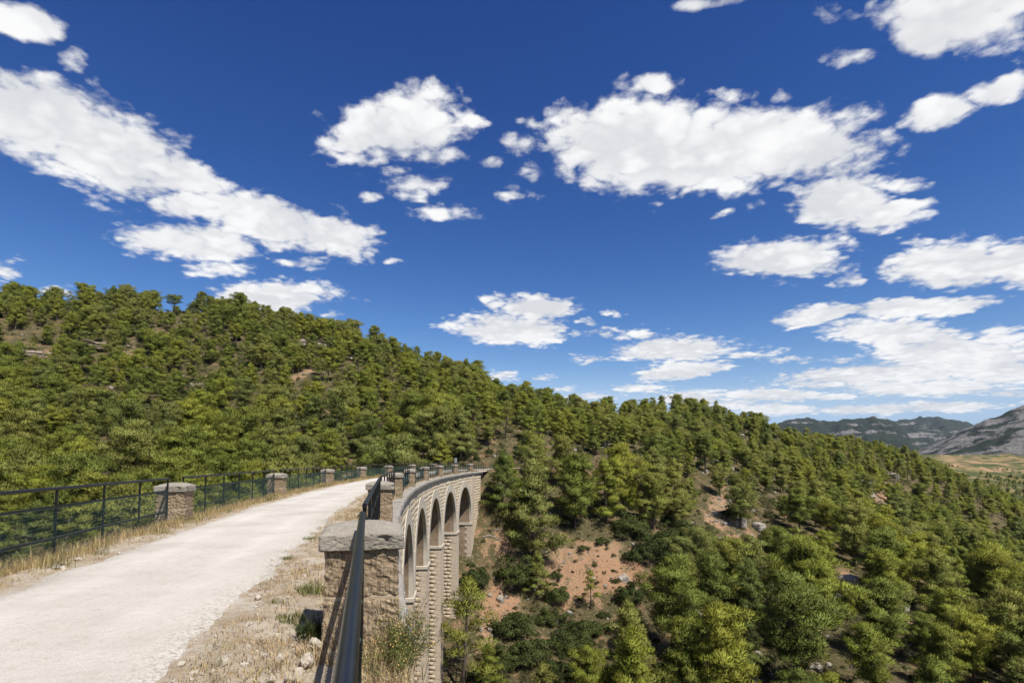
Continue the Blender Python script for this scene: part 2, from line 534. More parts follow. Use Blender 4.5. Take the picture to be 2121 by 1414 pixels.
# ------------------------------------------------------------------ materials
def material(name, fn, rough=.9, spec=.25):
    mt = bpy.data.materials.new(name); mt.use_nodes = True
    t = NT(mt.node_tree)
    res = fn(t)
    colr, bump = res if isinstance(res, tuple) and len(res) == 2 else (res, None)
    kw = {}
    if bump is not None:
        h, strength, dist = bump
        kw['Normal'] = t.n('ShaderNodeBump', Height=h, Strength=strength, Distance=dist).outputs[0]
    p = t.n('ShaderNodeBsdfPrincipled', Roughness=rough, **kw)
    p.inputs['Specular IOR Level'].default_value = spec
    if isinstance(colr, bpy.types.NodeSocket):
        t.t.links.new(colr, p.inputs['Base Color'])
    else:
        p.inputs['Base Color'].default_value = (*colr, 1)
    t.n('ShaderNodeOutputMaterial', Surface=p.outputs[0])
    return mt


def pos(t):
    return t.n('ShaderNodeNewGeometry').outputs['Position']


def noise(t, vec, scale, detail=4, rough=.55, out='Fac'):
    return t.n('ShaderNodeTexNoise', Vector=vec, Scale=scale, Detail=detail, Roughness=rough).outputs[out]


def m_stone(c1, c2, c3, tool=True, dirt=.6, objc=True):
    def fn(t):
        v = t.n('ShaderNodeTexCoord').outputs['Object'] if objc else pos(t)
        a = noise(t, v, 2.2, 5); b = noise(t, v, 24, 4, .65)
        c = t.ramp(a, [(.3, c1), (.55, c2), (.75, c3)])
        c = t.mix(t.maprange(b, .35, .75), c, tuple(x * .72 for x in c2))
        pits = t.n('ShaderNodeTexVoronoi', Vector=v, Scale=38.0).outputs['Distance']
        pit = t.maprange(pits, .0, .22)
        pm = t.maprange(noise(t, v, 6, 2), .42, .62)
        c = t.mix(t.math('MULTIPLY', t.math('SUBTRACT', 1.0, pit), t.math('MULTIPLY', pm, dirt)), c, (.07, .055, .04))
        h = t.math('MULTIPLY_ADD', b, .6, t.math('MULTIPLY', pit, .35))
        if tool:
            mp = t.n('ShaderNodeMapping', Vector=v, Rotation=(0, R(35), R(20)), Scale=(30, 30, 7)).outputs[0]
            wv = noise(t, mp, 1.2, 3, .6)
            h = t.math('MULTIPLY_ADD', wv, 1.3, h)
            c = t.mix(t.maprange(wv, .38, .5, .75, 0), c, tuple(x * .45 for x in c1))
        return c, (h, .9, .03)
    return fn


M = {}
M['tooled'] = material('tooled_sandstone', m_stone((.25, .18, .11), (.38, .285, .18), (.47, .37, .255)))
M['cap'] = material('weathered_cap_stone', m_stone((.19, .165, .13), (.31, .275, .22), (.46, .42, .355), tool=False, dirt=.95))
M['coping'] = material('grey_coping_stone', m_stone((.20, .18, .15), (.33, .30, .255), (.46, .42, .365), tool=False, dirt=.9, objc=False))
M['quoin'] = material('quoin_stone', m_stone((.48, .38, .275), (.58, .47, .35), (.64, .53, .41), tool=False, dirt=.3, objc=False))
M['face'] = material('pale_face_stone', m_stone((.44, .34, .23), (.54, .43, .30), (.60, .49, .36), tool=False, dirt=.3, objc=False))
M['ring'] = material('smooth_arch_stone', m_stone((.50, .43, .335), (.56, .49, .39), (.61, .545, .45), tool=False, dirt=.12, objc=False))


def f_ashlar(t):
    g = t.n('ShaderNodeAttribute', {'attribute_name': 'tone'}).outputs['Fac']
    v = pos(t)
    c = t.ramp(g, [(0, (.55, .44, .30)), (.4, (.61, .495, .345)), (.75, (.65, .535, .385)), (1, (.58, .485, .36))])
    n = noise(t, v, 3, 5, .6); n2 = noise(t, v, 26, 4, .7)
    c = t.mix(t.maprange(n, .45, .8, 0, .45), c, (.42, .34, .245))
    c = t.mix(t.maprange(n2, .62, .75), c, (.2, .14, .09))
    return c, (n2, .7, .02)


M['ashlar'] = material('warm_ashlar', f_ashlar)


def f_core(t):
    v = pos(t)
    n = noise(t, v, 1.1, 5, .6); n2 = noise(t, v, 14, 4)
    mp = t.n('ShaderNodeMapping', Vector=v, Scale=(1.0, 1.0, 5.5)).outputs[0]
    n3 = noise(t, mp, 1.5, 3)
    c = t.ramp(n, [(.3, (.19, .135, .085)), (.55, (.29, .21, .14)), (.75, (.36, .285, .205))])
    c = t.mix(t.maprange(n3, .5, .66, 0, .5), c, (.2, .15, .1))
    return c, (t.math('ADD', n2, t.math('MULTIPLY', n3, .8)), .7, .03)


M['core'] = material('rough_masonry', f_core)
M['mortar'] = material('joint_mortar', lambda t: (t.ramp(noise(t, pos(t), 6, 4), [(.3, (.30, .22, .14)), (.7, (.42, .33, .23))]), (noise(t, pos(t), 30, 3), .5, .01)))


def f_metal(t):
    v = pos(t)
    return t.ramp(noise(t, v, 9, 5, .6), [(.3, (.006, .0065, .008)), (.64, (.010, .0105, .012)), (.78, (.035, .03, .025))]), (noise(t, v, 60, 3), .1, .002)


M['metal'] = material('black_painted_steel', f_metal, rough=.32, spec=.3)
M['wire'] = material('green_coated_wire', lambda t: t.ramp(noise(t, pos(t), 5, 2), [(.3, (.055, .12, .11)), (.7, (.11, .20, .185))]), rough=.45, spec=.4)
M['galv'] = material('grey_steel', lambda t: (.22, .24, .25), rough=.5)


def f_road(t):
    v = pos(t)
    n = noise(t, v, .55, 4, .6); n2 = noise(t, v, 9, 4, .65); n3 = noise(t, v, 75, 3, .7)
    c = t.ramp(n, [(.3, (.425, .385, .33)), (.5, (.51, .47, .41)), (.7, (.555, .515, .455))])
    c = t.mix(t.maprange(n2, .5, .72, 0, .5), c, (.38, .325, .255))
    c = t.mix(t.maprange(n3, .56, .72, 0, .8), c, (.23, .19, .145))
    c = t.mix(t.maprange(n3, .42, .3, 0, .7), c, (.72, .68, .61))
    ac = t.n('ShaderNodeAttribute', {'attribute_name': 'across'}).outputs['Fac']
    # two worn wheel lines, coarse dark grit towards the edges
    rut = t.math('ABSOLUTE', t.math('SUBTRACT', t.math('ABSOLUTE', t.math('SUBTRACT', ac, .5)), .22))
    c = t.mix(t.math('MULTIPLY', t.maprange(rut, .0, .10, .5, 0, True), t.maprange(n, .35, .6)), c, (.60, .565, .50))
    c = t.mix(t.math('MULTIPLY', t.maprange(t.math('ABSOLUTE', t.math('SUBTRACT', ac, .5)), .34, .5, 0, .9, True), t.maprange(noise(t, v, 28, 4, .7), .46, .62)), c, (.25, .215, .17))
    vo = t.n('ShaderNodeTexVoronoi', Vector=v, Scale=42.0).outputs['Distance']
    h = t.math('ADD', t.math('MULTIPLY', n3, .9), t.math('MULTIPLY_ADD', vo, .4, t.math('MULTIPLY', n2, 1.2)))
    return c, (h, .75, .016)


M['road'] = material('pale_gravel_road', f_road, rough=.95, spec=.1)


def f_verge(t):
    v = pos(t)
    n = noise(t, v, 1.3, 5, .6); n2 = noise(t, v, 7, 5, .65); n3 = noise(t, v, 60, 3, .7)
    c = t.ramp(n, [(.3, (.33, .255, .165)), (.5, (.43, .355, .265)), (.68, (.54, .485, .40))])
    c = t.mix(t.maprange(n2, .5, .68, 0, .75), c, (.33, .225, .12))
    c = t.mix(t.maprange(n3, .55, .72, 0, .7), c, (.22, .165, .10))
    c = t.mix(t.maprange(n3, .42, .3, 0, .7), c, (.64, .58, .49))
    return c, (t.math('ADD', n3, t.math('MULTIPLY', n2, 2.0)), .9, .03)


M['verge'] = material('stony_verge', f_verge, rough=.95, spec=.1)


def f_soil(t):
    v = pos(t)
    n = noise(t, v, .045, 5, .6); n2 = noise(t, v, .33, 5, .65); n3 = noise(t, v, 2.6, 5, .7)
    d = t.n('ShaderNodeVectorMath', {'operation': 'LENGTH'}, i0=v).outputs['Value']
    barea = t.n('ShaderNodeAttribute', {'attribute_name': 'bare'}).outputs['Fac']; reda = t.n('ShaderNodeAttribute', {'attribute_name': 'red'}).outputs['Fac']
    earth = t.ramp(n2, [(.28, (.21, .125, .07)), (.45, (.31, .195, .115)), (.6, (.38, .26, .165)), (.75, (.45, .355, .26))])
    red = t.mix(t.math('MULTIPLY', reda, t.maprange(n2, .3, .6, .35, 1)), earth, t.ramp(n3, [(.3, (.36, .165, .085)), (.7, (.47, .25, .145))]))
    scrub = t.ramp(n3, [(.3, (.04, .042, .017)), (.5, (.085, .075, .034)), (.7, (.17, .13, .068))])
    c = t.mix(t.maprange(t.math('ADD', t.math('MULTIPLY', n2, .6), t.math('SUBTRACT', t.math('MULTIPLY', n3, .5), t.math('MULTIPLY', barea, .13))), .42, .52), red, scrub)
    c = t.mix(t.maprange(n3, .60, .72, 0, .7), c, (.46, .40, .33))
    # far away: woods and terraced fields
    fn_ = noise(t, v, .0085, 6, .7)
    far = t.ramp(fn_, [(.36, (.05, .062, .024)), (.52, (.085, .092, .034)), (.56, (.15, .135, .055)), (.59, (.28, .18, .105)), (.61, (.16, .14, .06)), (.64, (.26, .20, .09)), (.72, (.075, .082, .032))])
    fld = t.n('ShaderNodeAttribute', {'attribute_name': 'field'}).outputs['Fac']
    far = t.mix(t.math('MULTIPLY', fld, t.maprange(noise(t, v, .02, 5, .7), .47, .57)), far, t.ramp(noise(t, v, .012, 5, .7), [(.35, (.16, .14, .05)), (.48, (.25, .185, .08)), (.56, (.36, .22, .13)), (.66, (.30, .21, .11))]))
    c = t.mix(t.maprange(d, 480, 620), c, far)
    return c, (t.math('ADD', n3, t.math('MULTIPLY', n2, 2.0)), .8, .5)


M['soil'] = material('hillside_soil', f_soil, rough=1.0, spec=.05)


def f_rock(t):
    tcn = t.n('ShaderNodeTexCoord').outputs['Object']
    n = noise(t, tcn, .9, 6, .65); n2 = noise(t, tcn, 5, 5, .7)
    mp = t.n('ShaderNodeMapping', Vector=tcn, Scale=(1, 1, 5)).outputs[0]
    st = noise(t, mp, 1.4, 3)
    c = t.ramp(n, [(.3, (.20, .18, .15)), (.5, (.32, .29, .245)), (.7, (.42, .38, .32))])
    c = t.mix(t.maprange(st, .55, .7, 0, .6), c, (.34, .25, .17))
    c = t.mix(t.maprange(n2, .58, .72, 0, .75), c, (.12, .105, .085))
    return c, (t.math('ADD', n2, st), .9, .15)


M['rock'] = material('limestone', f_rock, rough=1.0, spec=.1)
M['bark'] = material('pine_bark', lambda t: (t.ramp(noise(t, t.n('ShaderNodeTexCoord').outputs['Object'], 6, 4), [(.3, (.055, .042, .032)), (.7, (.15, .12, .095))]), (noise(t, t.n('ShaderNodeTexCoord').outputs['Object'], 20, 3), .8, .04)))
M['deadwood'] = material('dead_wood', lambda t: t.ramp(noise(t, pos(t), 5, 3), [(.3, (.26, .23, .2)), (.7, (.42, .39, .35))]))
M['rust'] = material('brown_timber', lambda t: t.ramp(noise(t, pos(t), 5, 3), [(.3, (.14, .055, .03)), (.7, (.24, .10, .05))]))


def leaf_material(name, stops, transl=.28, vari=.25, rough=.55):
    mt = bpy.data.materials.new(name); mt.use_nodes = True
    t = NT(mt.node_tree)
    oi = t.n('ShaderNodeObjectInfo')
    c = t.ramp(oi.outputs['Random'], stops)
    tn = t.n('ShaderNodeAttribute', {'attribute_name': 'tone'}).outputs['Fac']
    hs = t.n('ShaderNodeHueSaturation', Hue=t.maprange(tn, 0, 1, .485, .515), Value=t.maprange(tn, 0, 1, 1 - vari, 1 + vari), Color=c).outputs[0]
    p = t.n('ShaderNodeBsdfPrincipled', Roughness=rough, Base_Color=hs)
    p.inputs['Specular IOR Level'].default_value = .12
    tr = t.n('ShaderNodeBsdfTranslucent', Color=hs)
    mx = t.n('ShaderNodeMixShader', i0=transl, i1=p.outputs[0], i2=tr.outputs[0])
    t.n('ShaderNodeOutputMaterial', Surface=mx.outputs[0])
    return mt


M['pine'] = leaf_material('pine_needles', [(0, (.10, .122, .028)), (.18, (.205, .218, .03)), (.36, (.14, .162, .033)), (.55, (.232, .236, .032)), (.72, (.17, .182, .05)), (.88, (.215, .212, .046)), (1, (.12, .14, .035))], transl=.14, vari=.45)
M['oak'] = leaf_material('dark_evergreen_leaves', [(0, (.04, .054, .016)), (.5, (.075, .088, .024)), (1, (.052, .068, .02))], transl=.2, rough=.75, vari=.35)
M['scrub'] = leaf_material('scrub_leaves', [(0, (.055, .062, .02)), (.35, (.09, .092, .03)), (.6, (.055, .075, .02)), (.8, (.12, .10, .045)), (1, (.045, .06, .02))])
M['straw'] = leaf_material('dry_grass_blades', [(0, (.44, .33, .16)), (1, (.44, .33, .16))], transl=.3, vari=.4)
M['straw_brown'] = leaf_material('brown_dry_blades', [(0, (.38, .275, .145)), (1, (.38, .275, .145))], transl=.25, vari=.5)
M['green_grass'] = leaf_material('green_weed_blades', [(0, (.15, .165, .05)), (1, (.185, .19, .06))], transl=.3, vari=.45)
M['head'] = material('seed_heads', lambda t: (.52, .34, .12))
M['yellow'] = material('yellow_petals', lambda t: (.75, .55, .03))
M['violet'] = material('violet_petals', lambda t: (.32, .27, .62))

# ------------------------------------------------------------------ terrain mesh
azs = np.concatenate([np.linspace(-180, -62, 60, endpoint=False), np.linspace(-62, 62, 470, endpoint=False), np.linspace(62, 180, 60, endpoint=False)])
rad = np.concatenate([[1.0], np.geomspace(5, 500, 260), np.geomspace(510, 30000, 110)])
AA, RR = np.meshgrid(np.radians(azs), rad, indexing='ij')
tx = np.sin(AA) * RR; ty = np.cos(AA) * RR
tz = terrain(tx, ty)
# wrap in azimuth
nu, nv = tx.shape
V = np.stack([tx, ty, tz], -1).reshape(-1, 3)
i = np.arange(nu)[:, None]; j = np.arange(nv - 1)[None, :]; i2 = (i + 1) % nu
Fc = np.stack([i * nv + j, i * nv + j + 1, i2 * nv + j + 1, i2 * nv + j], -1).reshape(-1, 4)[:, ::-1]
ter = obj('hillside_terrain', mesh_np('hillside_terrain', V, Fc, M['soil'], smooth=True))
tag(ter, kind='structure')

# ------------------------------------------------------------------ far mountains
def f_mount(light):
    def fn(t):
        v = pos(t)
        mp = t.n('ShaderNodeMapping', Vector=v, Rotation=(R(14), R(-16), 0), Scale=(.0028, .0028, .02)).outputs[0]
        st = noise(t, mp, 1.0, 6, .62)
        n = noise(t, v, .006, 7, .7); n2 = noise(t, v, .045, 5, .7)
        green = t.ramp(n2, [(.3, (.024, .034, .028)), (.7, (.044, .055, .038))])
        rockc = t.ramp(n2, [(.3, (.15, .14, .13)), (.7, (.30, .28, .255))])
        f = t.maprange(t.math('ADD', t.math('MULTIPLY', st, .75), t.math('MULTIPLY', n, .3)), light, light + .05)
        c = t.mix(f, green, rockc)
        return c, (t.math('ADD', t.math('MULTIPLY', st, 2.0), n2), .9, 30.0)
    return fn


M['mount'] = material('wooded_limestone_range', f_mount(.56), rough=1, spec=0)
M['mount2'] = material('bare_limestone_slope', f_mount(.50), rough=1, spec=0)


def mountain(name, prof, dist, depth, mat, seed, base=-10, rough=1.0):
    """ridge whose crest follows the profile (picture x, y at the given distance), falling towards the valley and away behind"""
    xs = np.array([p[0] for p in prof], float); ys = np.array([p[1] for p in prof], float); ds = np.array([p[2] for p in prof], float)
    n = 260
    q = np.linspace(0, 1, n)
    px = np.interp(q, np.linspace(0, 1, len(xs)), xs); py = np.interp(q, np.linspace(0, 1, len(xs)), ys); dd = np.interp(q, np.linspace(0, 1, len(xs)), ds) * dist
    rd = np.array([ray_dir(a, b) for a, b in zip(px, py)])
    cx = rd[:, 0] / rd[:, 1] * dd; cz = EYE + rd[:, 2] / rd[:, 1] * dd
    vs = np.linspace(-.55, 1, 90)
    P = np.zeros((n, len(vs), 3))
    for k, v_ in enumerate(vs):
        fall = (abs(v_)) ** .85
        yy = dd - v_ * depth
        x = cx * (yy / dd)
        z = base + (cz - base) * (1 - fall)
        rid = 1 - np.abs(fbm(x / (depth * .16) + seed, yy / (depth * .3), 4, .55)) * 2.0
        env = np.minimum(1, np.abs(v_) * 5) * (1 - abs(v_)) ** .5
        z = z + (rid - .75) * (cz - base) * .30 * env * rough + fbm(x / (depth * .03) + 5, yy / (depth * .03), 3) * (cz - base) * .05 * rough
        P[:, k] = np.stack([x, yy, z], -1)
    o = obj(name, mesh_np(name, P, grid_faces(n, len(vs)), mat, smooth=True))
    tag(o, kind='structure')


mountain('mountain_range', [(1480, 905, 1.0), (1560, 895, 1), (1600, 880, 1), (1640, 866, 1), (1665, 863, 1), (1700, 868, 1), (1730, 872, 1), (1752, 868, 1), (1790, 866, 1), (1806, 861, 1), (1830, 866, 1),
                            (1850, 872, 1), (1865, 884, .98), (1885, 905, .94), (1905, 925, .9), (1930, 945, .86)], 4300, 1500, M['mount'], 3.0)
mountain('mountain_range', [(1780, 885, 1), (1840, 872, 1), (1880, 866, 1), (1905, 862, 1), (1945, 863, 1), (1975, 869, 1), (1995, 872, 1), (2020, 880, 1), (2060, 890, 1), (2121, 900, 1), (2250, 900, 1)], 6200, 1800, M['mount'], 8.0)
mountain('mountain_slope', [(1890, 938, 1.25), (1930, 920, 1.2), (1965, 903, 1.15), (1990, 890, 1.12), (2015, 880, 1.1), (2040, 868, 1.06), (2062, 864, 1.04), (2085, 852, 1.02), (2121, 837, 1), (2190, 810, .95), (2300, 775, .9), (2450, 760, .85)],
         2700, 1300, M['mount2'], 14.0, rough=.55)

# ------------------------------------------------------------------ viaduct
ZI, RAD, ZC = -7.4, 4.3, -6.4         # top of imposts, arch radius, arch centre
HP = BAY / 2 - RAD                    # half pier thickness
WO, WI = .33, -5.9                    # outer and inner wall faces
ZT = -.48                             # wall top under the cornice
viaduct = empty('viaduct')
tag(viaduct, 'tall curved sandstone viaduct with a row of round arches carrying the pale gravel road', 'viaduct')
vr = random.Random(11)


def quad_strip(mb, A, B):
    n = len(A)
    mb.add(np.concatenate([A, B]), [(i, i + 1, n + i + 1, n + i) for i in range(n - 1)])


def facing(name, rects, mapf, d0, d1, mat, parent, kind=None):
    """dressed blocks standing proud of the joints; rects = (a0, a1, b0, b1)"""
    C = []
    tones = []
    for (a0, a1, b0, b1) in rects:
        j = vr.uniform(-.006, .006)
        e = .007
        lo = [(a0, b0), (a1, b0), (a1, b1), (a0, b1)]
        hi = [(a0 + e, b0 + e), (a1 - e, b0 + e), (a1 - e, b1 - e), (a0 + e, b1 - e)]
        for (a, b) in lo: C.append((a, b, d0))
        for (a, b) in hi: C.append((a, b, d1 + j))
        tones.append(vr.random())
    C = np.array(C)
    Vv = mapf(C[:, 0], C[:, 1], C[:, 2])
    base = np.array([(4, 5, 6, 7), (0, 1, 5, 4), (1, 2, 6, 5), (2, 3, 7, 6), (3, 0, 4, 7)])
    Fq = (base[None] + 8 * np.arange(len(rects))[:, None, None]).reshape(-1, 4)
    me = mesh_np(name, Vv, Fq, mat)
    at = me.attributes.new('tone', 'FLOAT', 'FACE')
    at.data.foreach_set('value', np.repeat(np.array(tones, np.float32), 5))
    o = obj(name, me, parent)
    if kind: o['kind'] = kind
    return o


def outer_map(s, z, d):
    return BP(s, WO + d, z)


GROUND_V = {}
for k in range(-2, 9):
    p = BP(k * BAY, .4, 0)
    GROUND_V[k] = float(terrain(p[0], p[1])) - 2.0

NARCH = 7
for k in range(NARCH):
    s0 = k * BAY; sc_ = s0 + BAY / 2
    th = np.linspace(math.pi, 0, 33)
    sa = sc_ + RAD * np.cos(th); za = ZC + RAD * np.sin(th)
    ss = np.concatenate([[s0, s0 + HP], sa[1:-1], [s0 + BAY - HP, s0 + BAY]])
    zb = np.concatenate([[ZC, ZC], za[1:-1], [ZC, ZC]])
    mb = MB()
    quad_strip(mb, BP(ss, WO, zb), BP(ss, WO, ZT))
    arch = obj('arch', mb.mesh('arch', M['mortar']), viaduct)
    mb = MB()
    quad_strip(mb, BP(ss, WI, ZT), BP(ss, WI, zb))
    obj('inner_wall', mb.mesh('inner_wall', M['core']), arch)
    mb = MB()
    quad_strip(mb, BP(sa, WI, za), BP(sa, WO, za))
    obj('vault', mb.mesh('vault', M['core']), arch)
    # smooth ring of the arch with its straight legs
    t2 = np.linspace(math.pi, 0, 41)
    rs = np.concatenate([[-1], np.cos(t2), [1]]); zs = np.concatenate([[0], np.sin(t2), [0]])
    leg = np.zeros(len(rs)); leg[0] = leg[-1] = ZI - ZC
    mb = MB()
    ri, ro = RAD - .02, RAD + .86
    inn = lambda off: BP(sc_ + ri * rs, off, ZC + ri * zs + leg)
    out = lambda off: BP(sc_ + ro * rs, off, ZC + ro * zs + leg)
    quad_strip(mb, inn(WO + .05), out(WO + .05))
    quad_strip(mb, out(WO + .05), out(WO - .02))
    quad_strip(mb, inn(WO - .25), inn(WO + .05))
    obj('arch_ring', mb.mesh('arch_ring', M['ring']), arch)
    # ashlar blocks of the spandrels
    rects = []
    z = ZT - .02; row = 0
    while z > ZI:
        hgt = vr.choice((.34, .38, .42)); z1 = z; z0 = z - hgt
        a = s0 + vr.uniform(-.3, 0)
        while a < s0 + BAY:
            ln = vr.uniform(.45, .95); b = a + ln
            lo_, hi_ = max(a, s0 + .004), min(b, s0 + BAY - .004)
            if hi_ - lo_ > .12:
                ok = True
                for (aa, zz) in ((lo_, z0), (hi_, z0), (lo_, z1), (hi_, z1), ((lo_ + hi_) / 2, z0)):
                    dd = math.hypot(aa - sc_, max(zz - ZC, 0))
                    if dd < RAD + .1: ok = False
                if ok: rects.append((lo_ + .006, hi_ - .006, z0 + .006, z1 - .006))
            a = b
        z = z0
    facing('facing_stones', rects, outer_map, .002, .009, M['ashlar'], arch, 'stuff')

# piers with imposts, quoins and face masonry
for k in range(1, NARCH):
    s0 = k * BAY; zb = GROUND_V[k]
    sn, sf = s0 - HP, s0 + HP
    c = [BP(sn, WI, zb), BP(sn, WO, zb), BP(sf, WO, zb), BP(sf, WI, zb), BP(sn, WI, ZC + .001), BP(sn, WO, ZC + .001), BP(sf, WO, ZC + .001), BP(sf, WI, ZC + .001)]
    pier = obj('pier', MB().box8(c).mesh('pier', M['core']), viaduct)
    e = .13
    mb = MB()
    zz = [(ZI - .36, .04), (ZI - .26, e), (ZI - .03, e), (ZI, e - .03)]
    ring = []
    for (z, g) in zz:
        ring += [BP(sn - g, WI - g, z), BP(sn - g, WO + g, z), BP(sf + g, WO + g, z), BP(sf + g, WI - g, z)]
    fs = [(3, 2, 1, 0), (12, 13, 14, 15)]
    for a in range(3):
        for b in range(4):
            b2 = (b + 1) % 4
            fs.append((a * 4 + b, a * 4 + b2, (a + 1) * 4 + b2, (a + 1) * 4 + b))
    mb.add(ring, fs)
    obj('impost', mb.mesh('impost', M['ring']), pier)
    z = ZI - .40; n = 0; far = MB(); rects = []
    while z > zb + .4:
        hgt = .44; z1 = z - .014; z0 = z - hgt
        long_ = n % 2 == 0
        wq = (.66 if long_ else .44) + vr.uniform(-.04, .04); lq = (.80 if long_ else 1.2)
        pr = .032 + vr.uniform(-.012, .01)
        c = [BP(sn - pr, WO - wq, z0), BP(sn - pr, WO + .03, z0), BP(sn + lq, WO + .03, z0), BP(sn + lq, WO - wq, z0),
             BP(sn - pr, WO - wq, z1), BP(sn - pr, WO + .03, z1), BP(sn + lq, WO + .03, z1), BP(sn + lq, WO - wq, z1)]
        if k >= 2:
            obj('quoin', MB().box8(c).mesh('quoin', M['quoin']), pier)
        else:
            far.box8(c)
        c = [BP(sn + lq + .012, WO - .5, z0), BP(sn + lq + .012, WO + .03, z0), BP(sf + pr, WO + .03, z0), BP(sf + pr, WO - .5, z0),
             BP(sn + lq + .012, WO - .5, z1), BP(sn + lq + .012, WO + .03, z1), BP(sf + pr, WO + .03, z1), BP(sf + pr, WO - .5, z1)]
        far.box8(c)
        o_ = WO - wq - .01
        while o_ > -3.2:
            wd = vr.uniform(.45, .8)
            rects.append((o_ - wd, o_ - .012, z0 + .008, z1))
            o_ -= wd
        z -= hgt; n += 1
    q = obj('far_quoins', far.mesh('far_quoins', M['quoin']), pier); q['kind'] = 'stuff'
    facing('face_stones', rects, lambda a, b, d, sn=sn: BP(sn - d, a, b), -.01, .012, M['face'], pier, 'stuff')

# far and near abutments
for nm, sa, sb, side in (('far_abutment', 7 * BAY, 7 * BAY + 5.6, 1), ('near_abutment', -16.0, 0.0, 0)):
    n = 12
    ssx = np.linspace(sa, sb, n)
    zb = -17 if side else -12
    mb = MB()
    quad_strip(mb, BP(ssx, WO, zb), BP(ssx, WO, ZT)); quad_strip(mb, BP(ssx, WI, ZT), BP(ssx, WI, zb))
    if side:
        mb.add([BP(sb, WO, zb), BP(sb, WI, zb), BP(sb, WI, ZT), BP(sb, WO, ZT)], [(0, 1, 2, 3)])
        mb.add([BP(sa - HP, WO, zb), BP(sa - HP, WI, zb), BP(sa - HP, WI, ZC), BP(sa - HP, WO, ZC)], [(3, 2, 1, 0)])
        mb.add([BP(sa - HP, WO, zb), BP(sa, WO, zb), BP(sa, WO, ZC), BP(sa - HP, WO, ZC)], [(0, 1, 2, 3)])
    else:
        mb.add([BP(sb + HP, WO, -30), BP(sb + HP, WI, -30), BP(sb + HP, WI, ZC), BP(sb + HP, WO, ZC)], [(0, 1, 2, 3)])
        mb.add([BP(sb, WO, -30), BP(sb + HP, WO, -30), BP(sb + HP, WO, ZC), BP(sb, WO, ZC)], [(0, 1, 2, 3)])
    ab = obj('abutment', mb.mesh(nm, M['core']), viaduct)
    rects = []
    z = ZT - .02
    while z > zb + .5:
        z0 = z - .40
        a = sa + (.0 if not side else .62)
        while a < sb - .2:
            b = min(a + vr.uniform(.5, 1.0), sb)
            if sb - b < .3: b = sb
            rects.append((a + .006, b - .006, z0 + .006, z - .006)); a = b
        z = z0
    facing('facing_stones', rects, outer_map, .002, .009, M['ashlar'], ab, 'stuff')
    if side:
        mb = MB()
        z = ZT - .01; i_ = 0
        while z > -15:
            a0, a1 = sa - .35, sa + .60
            pr = .09
            mb.box8([BP(a0, WO - .1, z - .43), BP(a0, WO + pr, z - .43), BP(a1, WO + pr, z - .43), BP(a1, WO - .1, z - .43),
                     BP(a0, WO - .1, z - .012), BP(a0, WO + pr, z - .012), BP(a1, WO + pr, z - .012), BP(a1, WO - .1, z - .012)])
            z -= .44
        obj('pilaster', mb.mesh('pilaster', M['quoin']), ab)
        mb = MB()
        mb.box8([BP(sa - HP - .13, WI, ZI - .34), BP(sa - HP - .13, WO + .13, ZI - .34), BP(sa - .36, WO + .13, ZI - .34), BP(sa - .36, WI, ZI - .34),
                 BP(sa - HP - .13, WI, ZI), BP(sa - HP - .13, WO + .13, ZI), BP(sa - .36, WO + .13, ZI), BP(sa - .36, WI, ZI)])
        obj('impost', mb.mesh('impost', M['ring']), ab)
        z = ZI - .36; n = 0
        while z > -15:
            wq = .9 if n % 2 == 0 else .6
            obj('quoin', MB().box8([BP(sa - HP - .045, WO - wq, z - .43), BP(sa - HP - .045, WO + .03, z - .43), BP(sa - .37, WO + .03, z - .43), BP(sa - .37, WO - wq, z - .43),
                                   BP(sa - HP - .045, WO - wq, z - .012), BP(sa - HP - .045, WO + .03, z - .012), BP(sa - .37, WO + .03, z - .012), BP(sa - .37, WO - wq, z - .012)]).mesh('quoin', M['quoin']), ab)
            z -= .44; n += 1

mb = MB()
mb.box8([BP(80.7, -5.6, -16), BP(80.7, -.3, -16), BP(91, -.3, -16), BP(91, -5.6, -16), BP(80.7, -5.6, -.1), BP(80.7, -.3, -.1), BP(91, -.3, -.1), BP(91, -5.6, -.1)])
obj('approach_wall', mb.mesh('approach_wall', M['core']), viaduct)

